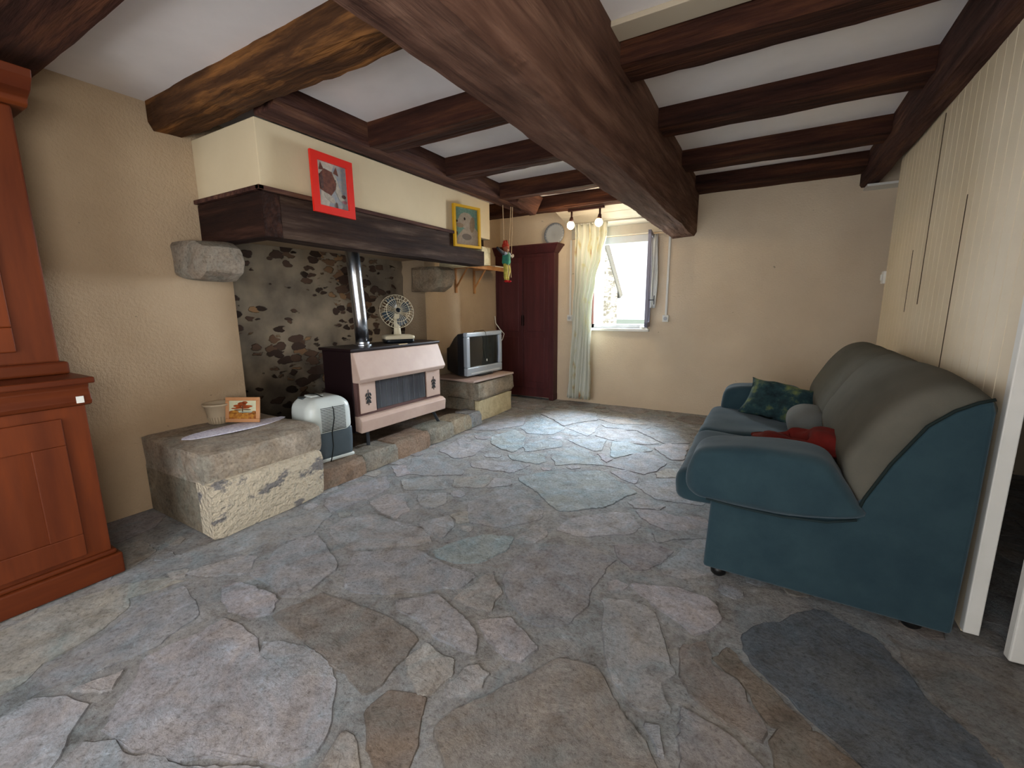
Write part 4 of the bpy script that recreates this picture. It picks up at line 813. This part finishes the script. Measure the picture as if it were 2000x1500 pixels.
mb.build('rim_pattern',mat('china_blue','5d6878',rough=.4),pl_,local=True)

# ---------------- window ----------------
fr=MB(); y0,y1=5.47,5.53
fr.box(WX0,y0,WZ0,WX1,y1,WZ0+.05); fr.box(WX0,y0,2.035,WX1,y1,WZ1); fr.box(WX0,y0,WZ0,WX0+.035,y1,WZ1); fr.box(WX1-.03,y0,WZ0,WX1,y1,WZ1)
wf=struct(fr.build('window_1',WHITEG,bev=.005))
mb=MB(); mb.box(WX0-.02,5.40,.965,WX1+.02,5.56,1.0); mb.build('window_sill',WHITE,wf,bev=.006)
mb=MB(); mb.ell((WX1-.05,5.44,1.015),(.05,.03,.018)); mb.build('sill_cloth',WHITE,wf,smooth=True)
GLS=mat('window_glass','ffffff',rough=.0,trans=1); GLS.node_tree.nodes['Principled BSDF'].inputs['IOR'].default_value=1.05
SASH=mat('sash_blue_grey','8d8fa3',rough=.6); SASHR=mat('sash_red_brown','7a5048',rough=.7)
for nm,hx,sg,ang,mm_ in (('casement',WX1+.0,-1,math.radians(98),SASH),('casement',WX0+.0,1,math.radians(-150),SASHR)):
    L_=.345 if sg<0 else .19; Mt=Matrix.Translation((hx,5.455,0))@Matrix.Rotation(ang,4,'Z')
    s=sg; mb=MB(); z0,z1=1.03,2.11
    for bx in ((0,0,z0,L_,.035,z0+.06),(0,0,z1-.05,L_,.035,z1),(0,0,z0,.045,.035,z1),(L_-.045,0,z0,L_,.035,z1)): mb.box(s*bx[0],bx[1]-.018,bx[2],s*bx[3],bx[4]-.018,bx[5],M=Mt)
    cs=mb.build(nm,mm_,wf,bev=.003)
    mb=MB(); mb.box(s*.045,-.002,z0+.06,s*(L_-.045),.002,z1-.05,M=Mt); mb.build('glass_pane',GLS,cs)
    mb=MB(); mb.tube([Mt@Vector((s*(L_-.02),-.018,1.34)),Mt@Vector((s*(L_-.02),-.075,1.34))],.007,8); mb.tube([Mt@Vector((s*(L_-.02),-.075,1.29)),Mt@Vector((s*(L_-.02),-.075,1.39))],.008,8); mb.build('handle',mat('handle_metal','5b5d60',rough=.4,metal=.6),cs)
# curtain
CUR=bpy.data.materials.new('curtain_cloth'); CUR.use_nodes=True; nt=CUR.node_tree; N=nt.nodes; L=nt.links; b=N['Principled BSDF']; b.inputs['Roughness'].default_value=.9
tc=N.new('ShaderNodeTexCoord'); mp=N.new('ShaderNodeMapping'); mp.inputs['Scale'].default_value=(9,1,2.2); L.new(tc.outputs['Object'],mp.inputs[0])
n_=N.new('ShaderNodeTexNoise'); n_.inputs['Scale'].default_value=1.6; n_.inputs['Detail'].default_value=5; L.new(mp.outputs[0],n_.inputs[0])
r_=N.new('ShaderNodeValToRGB'); e=r_.color_ramp.elements; e[0].position=.27; e[0].color=lin('b08468'); e[1].position=.40; e[1].color=lin('d6d8cc'); x=e.new(.34); x.color=lin('cfcaa8'); L.new(n_.outputs[0],r_.inputs[0]); L.new(r_.outputs[0],b.inputs['Base Color'])
tr=N.new('ShaderNodeBsdfTranslucent'); L.new(r_.outputs[0],tr.inputs[0]); ms=N.new('ShaderNodeMixShader'); ms.inputs[0].default_value=.2; L.new(b.outputs[0],ms.inputs[1]); L.new(tr.outputs[0],ms.inputs[2]); L.new(ms.outputs[0],N['Material Output'].inputs[0])
def curtain(rows,nf,name,label,thick=.002,y0=5.25,depth=.035):
    vs=[];fs=[];K=nf*8
    for z,xa,xb in rows:
        for k in range(K+1):
            t=k/K; x=xa+(xb-xa)*t; y=y0+depth*math.sin(t*nf*2*PI+.6*math.sin(z*3))+.012*math.sin(t*nf*5.1*PI+z*2)
            vs.append((x+.008*math.sin(z*5+t*7),y,z))
    for i in range(len(rows)-1):
        for k in range(K): a=i*(K+1)+k; fs.append((a,a+1,a+K+2,a+K+1))
    mb=MB(); mb.add(vs,fs); o=mb.build(name,CUR,smooth=True); md=o.modifiers.new('t','SOLIDIFY'); md.thickness=thick; return tag(o,label,'curtain')
def interp(keys,n):
    out=[]
    for i in range(n+1):
        z=keys[0][0]+(keys[-1][0]-keys[0][0])*i/n
        for (a,b) in zip(keys,keys[1:]):
            if a[0]>=z>=b[0]-1e-9:
                t=(a[0]-z)/(a[0]-b[0]); t=t*t*(3-2*t); out.append((z,a[1]+(b[1]-a[1])*t,a[2]+(b[2]-a[2])*t)); break
    return out
curtain(interp([(2.27,-2.13,-1.72),(2.12,-2.12,-1.72),(1.9,-2.13,-1.77),(1.6,-2.13,-1.85),(1.3,-2.15,-1.89),(1.0,-2.15,-1.89),(.7,-2.17,-1.90),(.4,-2.20,-1.90),(.08,-2.22,-1.90)],40),6,'curtain','long pale flowered curtain gathered at the left of the window')
mb=MB(); mb.tube([(-2.2,5.25,2.268),(-1.05,5.28,2.268)],.008,10); tag(mb.build('curtain_rod',WHITE,smooth=True),'thin white rod above the window carrying the flowered curtain','curtain rod')
curtain(interp([(2.10,-1.225,-1.15),(1.6,-1.22,-1.145),(1.25,-1.215,-1.16)],16),2,'net_curtain','narrow pale net curtain hanging right of the opened window sash',y0=5.40,depth=.012).data.materials[0]=WHITE
mb=MB(); mb.box(WX0+.001,5.455,WZ0+.05,WX0+.03,5.47,1.75); mb.build('jamb_strip',SASHR,wf)
# conduits with sockets
for x,lb in ((-2.262,'white wall socket with a cable duct left of the flowered curtain'),(-1.035,'white wall socket with a cable duct right of the window')):
    t=thing('wall_socket',lb,'socket',(x,5.45,1.12))
    mb=MB(); mb.box(x-.035,5.415,1.085,x+.035,5.4495,1.165); mb.build('socket_box',WHITE,t,bev=.005)
    mb=MB(); mb.lathe([(.022,0),(.022,.003),(.016,.003),(.016,.001)],(x,5.4145,1.125),18,M=Matrix.Rotation(PI/2,3,'X')); mb.build('socket_ring',WHITEG,t)
    mb=MB(); mb.box(x-.012,5.43,1.165,x+.012,5.4495,2.12); mb.build('cable_duct',WHITE,t,bev=.002)
mb=MB(); mb.box(.80,4.66,1.44,.835,4.74,1.54); mb.box(.79,4.685,1.465,.80,4.715,1.515); tag(mb.build('light_switch',WHITE,bev=.004),'white switch box at the far edge of the cream boarded wall','switch')

# ---------------- ceiling spotlight bar ----------------
sp=thing('spotlight_bar','brown ceiling bar with two glowing round bulbs near the window','ceiling lamp',(-1.83,4.80,2.36))
BR=mat('lamp_brown','3a211d',rough=.4,metal=.3)
mb=MB(); mb.box(-2.03,4.765,2.325,-1.61,4.80,2.352); mb.build('bar',BR,sp,bev=.004)
BULB=mat('bulb_glow','fff2dc',emit='ffd9a0',estr=22,rough=.4)
for x in (-1.99,-1.66):
    mb=MB(); mb.tube([(x,4.785,2.33),(x,4.785,2.245)],.011,12); mb.tube([(x,4.785,2.265),(x-.004,4.78,2.215)],[.017,.026],16); mb.build('lamp_holder',BR,sp,smooth=True)
    mb=MB(); mb.ell((x-.006,4.775,2.178),(.042,.042,.045),20,14); mb.build('bulb',BULB,sp,smooth=True)
    l=bpy.data.lights.new('bulb_light','POINT'); l.energy=8; l.color=(1,.78,.5); l.shadow_soft_size=.05
    lo=bpy.data.objects.new('bulb_light',l); C.objects.link(lo); lo.location=(x-.01,4.74,2.12)

# ---------------- sofa ----------------
sf=thing('green_sofa','grey-green fabric two-seat sofa against the cream boarded wall','sofa',(.25,3.0,0))
mb=MB(); mb.box(-.15,2.10,.045,.69,3.86,.30); mb.build('base',SOFA,sf,bev=.02)
def side(y0,y1,nm):
    P=[(-.165,.05),(.705,.035),(.712,.5),(.712,.90),(.70,.945),(.66,.93),(.61,.895),(.545,.83),(.46,.67),(.395,.52),(.36,.46),(-.15,.44)]
    mb=MB(); mb.prism(P,1,y0,y1); return mb.build(nm,SOFA,sf,bev=.015,seg=3)
side(2.075,2.16,'side_panel'); side(3.80,3.88,'side_panel')
def crom(P,m):
    out=[];n=len(P)
    for i in range(n):
        a,b,c,d=[Vector(P[(i+k-1)%n]) for k in range(4)]
        for j in range(m):
            t=j/m; out.append(.5*((2*b)+(c-a)*t+(2*a-5*b+4*c-d)*t*t+(-a+3*b-3*c+d)*t**3))
    return out
def soft(mb,prof,y0,y1,r,m=5,ny=26,amp=.006,seed=0,top=None):
    P=crom(prof,m); c=sum(P,Vector((0,0)))/len(P); K=len(P); vs=[];fs=[]
    for i in range(ny+1):
        t=i/ny; t=.5-.5*math.cos(PI*t); y=y0+(y1-y0)*t; e=min(y-y0,y1-y); sh=0 if e>r else r*(1-math.sqrt(max(0,1-((r-e)/r)**2)))
        for p in P:
            d=c-p; q=p+d.normalized()*min(sh,d.length*.85)
            v=Vector((q.x,y,q.y)); 
            if top: v=top(v)
            v+=noise.noise_vector(v*5+Vector((seed,0,0)))*amp+noise.noise_vector(v*13+Vector((seed,0,0)))*amp*.25; vs.append(v)
    for i in range(ny):
        for k in range(K): fs.append((i*K+k,i*K+(k+1)%K,(i+1)*K+(k+1)%K,(i+1)*K+k))
    fs.append(tuple(range(K))[::-1]); fs.append(tuple(ny*K+k for k in range(K))); mb.add(vs,fs)
bp_=[(.405,.47),(.345,.54),(.325,.65),(.36,.76),(.43,.89),(.51,.98),(.60,1.015),(.68,.985),(.722,.94),(.70,.88),(.60,.85),(.50,.70)]
def droop(v):
    k=max(0,(2.42-v.y)/.36); v.z-=.045*k*k*max(0,(v.z-.5)/.5); return v
mb=MB(); soft(mb,bp_,2.085,3.02,.05,seed=1,top=droop,amp=.008); mb.build('back_cushion',SOFAB,sf,smooth=True)
mb=MB(); soft(mb,bp_,2.985,3.93,.075,seed=5,amp=.008); mb.build('back_cushion',SOFAB,sf,smooth=True)
mb=MB(); mb.box(.42,2.12,.3,.70,3.84,.9); 
mb=MB(); mb.prism([(.40,.30),(.705,.30),(.705,.93),(.62,.90),(.50,.68)],1,2.14,3.82); mb.build('back_frame',SOFA,sf)
sp_=[(-.325,.44),(-.335,.36),(-.30,.305),(-.10,.30),(.40,.30),(.42,.38),(.38,.455),(.10,.465),(-.15,.475),(-.27,.475)]
for a,b,s in ((2.20,3.005,3),(3.015,3.82,7)):
    mb=MB(); soft(mb,sp_,a,b,.06,seed=s,amp=.010); mb.build('seat_cushion',SOFA,sf,smooth=True)
ap=[(-.255,.56),(-.262,.47),(-.235,.415),(-.17,.395),(.10,.385),(.385,.435),(.375,.50),(.32,.59),(.25,.655),(.10,.67),(-.12,.655),(-.22,.625)]
mb=MB(); soft(mb,ap,2.035,2.30,.055,seed=11,amp=.009); mb.build('armrest',SOFA,sf,smooth=True)
mb=MB(); soft(mb,ap,3.72,3.95,.05,seed=14,amp=.009); mb.build('armrest',SOFA,sf,smooth=True)
mb=MB(); mb.tube([(.375,2.072,.455),(.392,2.072,.52),(.455,2.072,.672),(.54,2.072,.832),(.605,2.072,.897),(.66,2.072,.932),(.70,2.072,.948)],.006,8); mb.build('piping',mat('piping_dark','14201f',rough=.9),sf,smooth=True)
mb=MB(); mb.tube([(-.17,2.048,.402),(-.05,2.044,.392),(.12,2.044,.388),(.28,2.046,.402),(.375,2.052,.432)],.005,6); mb.build('arm_hem',mat('hem_dark','1b2a2d',rough=.9),sf,smooth=True)
for x,y in ((-.10,2.13),(.60,2.13),(-.10,3.80),(.60,3.80)):
    mb=MB(); mb.lathe([(.022,0),(.034,.012),(.036,.05)],(x,y,0.0),16); mb.build('foot',BLACK,sf,smooth=True)
# pillows
def pillow(name,loc,hx,hy,t,rot,m,label,amp=.01,seed=0,pinch=.25):
    n=22; vs=[];fs=[]
    def pt(i,j,s):
        u=2*i/n-1; v=2*j/n-1
        f=max(0,(1-u**4))*max(0,(1-v**4)); z=s*t*(f**.55)
        x=u*hx*(1-pinch*.35*(1-v*v)*abs(u)); y=v*hy*(1-pinch*.35*(1-u*u)*abs(v))
        p=Vector((x,y,z)); p+=noise.noise_vector(Vector((x*9+seed,y*9,s)))*amp*(f+.35); return p
    for s in (1,-1):
        for j in range(n+1):
            for i in range(n+1): vs.append(pt(i,j,s))
    N1=(n+1)*(n+1)
    for j in range(n):
        for i in range(n):
            a=j*(n+1)+i; fs.append((a,a+1,a+n+2,a+n+1)); fs.append((N1+a,N1+a+n+1,N1+a+n+2,N1+a+1))
    border=[j for j in range(n+1)]+[k*(n+1)+n for k in range(1,n+1)]+[n*(n+1)+k for k in range(n-1,-1,-1)]+[k*(n+1) for k in range(n-1,0,-1)]
    for a,b in zip(border,border[1:]+border[:1]): fs.append((a,b,N1+b,N1+a))
    mb=MB(); mb.add(vs,fs); o=mb.build(name,m,smooth=True); o.location=loc; o.rotation_euler=[math.radians(a) for a in rot]; return tag(o,label,'cushion')
PAT=mat('cushion_pattern','141f24','6f7a45',scale=9,rough=.95,c3='264044',lo=.33,hi=.68,bump=.2,bscale=30)
pillow('throw_cushion',(.17,3.58,.575),.26,.16,.07,(46,10,-10),PAT,'dark green patterned cushion leaning on the far sofa arm',amp=.03,seed=3)
RC=mat('red_cloth','54120e','6e1a14',scale=8,rough=.9,bump=.2,bscale=60)
pillow('throw_cushion',(.20,2.47,.60),.20,.15,.035,(10,-10,6),RC,'crumpled red cushion lying behind the near sofa arm',amp=.05,seed=9)
GRC=mat('grey_cushion','5d6262','6a6c68',scale=4,rough=.95)
mb=MB(); mb.rbox((.27,3.12,.565),(.11,.17,.10),.098,12,amp=.008); tag(mb.build('bolster_cushion',GRC,smooth=True),'small round grey cushion on the sofa below the green patterned one','cushion')
mb=MB(); mb.rbox((.235,2.42,.515),(.13,.15,.052),.05,10,amp=.01,seed=4); tag(mb.build('bolster_cushion',GRC,smooth=True),'flat grey cushion under the crumpled red cushion','cushion')

# ---------------- outside the window ----------------
OUTM=mat('outside_stone','746e68','bcb6ad',scale=9,rough=.95,stretch=(1,1,1.6),lo=.44,hi=.52,bump=.6,bscale=8)
nb=thing('neighbour_house','pale stone gable house with sloping roof seen through the window','house',(-4.6,12.5,0))
mb=MB(); mb.prism([(-6.2,-.5),(-3.60,-.5),(-3.60,1.70),(-4.35,4.0),(-6.2,4.0)],1,12.0,16.0)
for v in mb.v: v.x-=(v.y-12)*.5
mb.build('wall',OUTM,nb)
mb=MB(); mb.prism([(-3.53,1.50),(-3.47,1.58),(-4.30,4.25),(-4.42,4.2)],1,11.9,16.1)
for v in mb.v: v.x-=(v.y-12)*.5
mb.build('roof',mat('outside_roof','77736f',rough=.9),nb)
mb=MB(); mb.box(-30,6.0,-.6,30,60,-.5); struct(mb.build('ground_outside',mat('grass_out','8f9a84','a9ae9c',scale=2,rough=.95)))
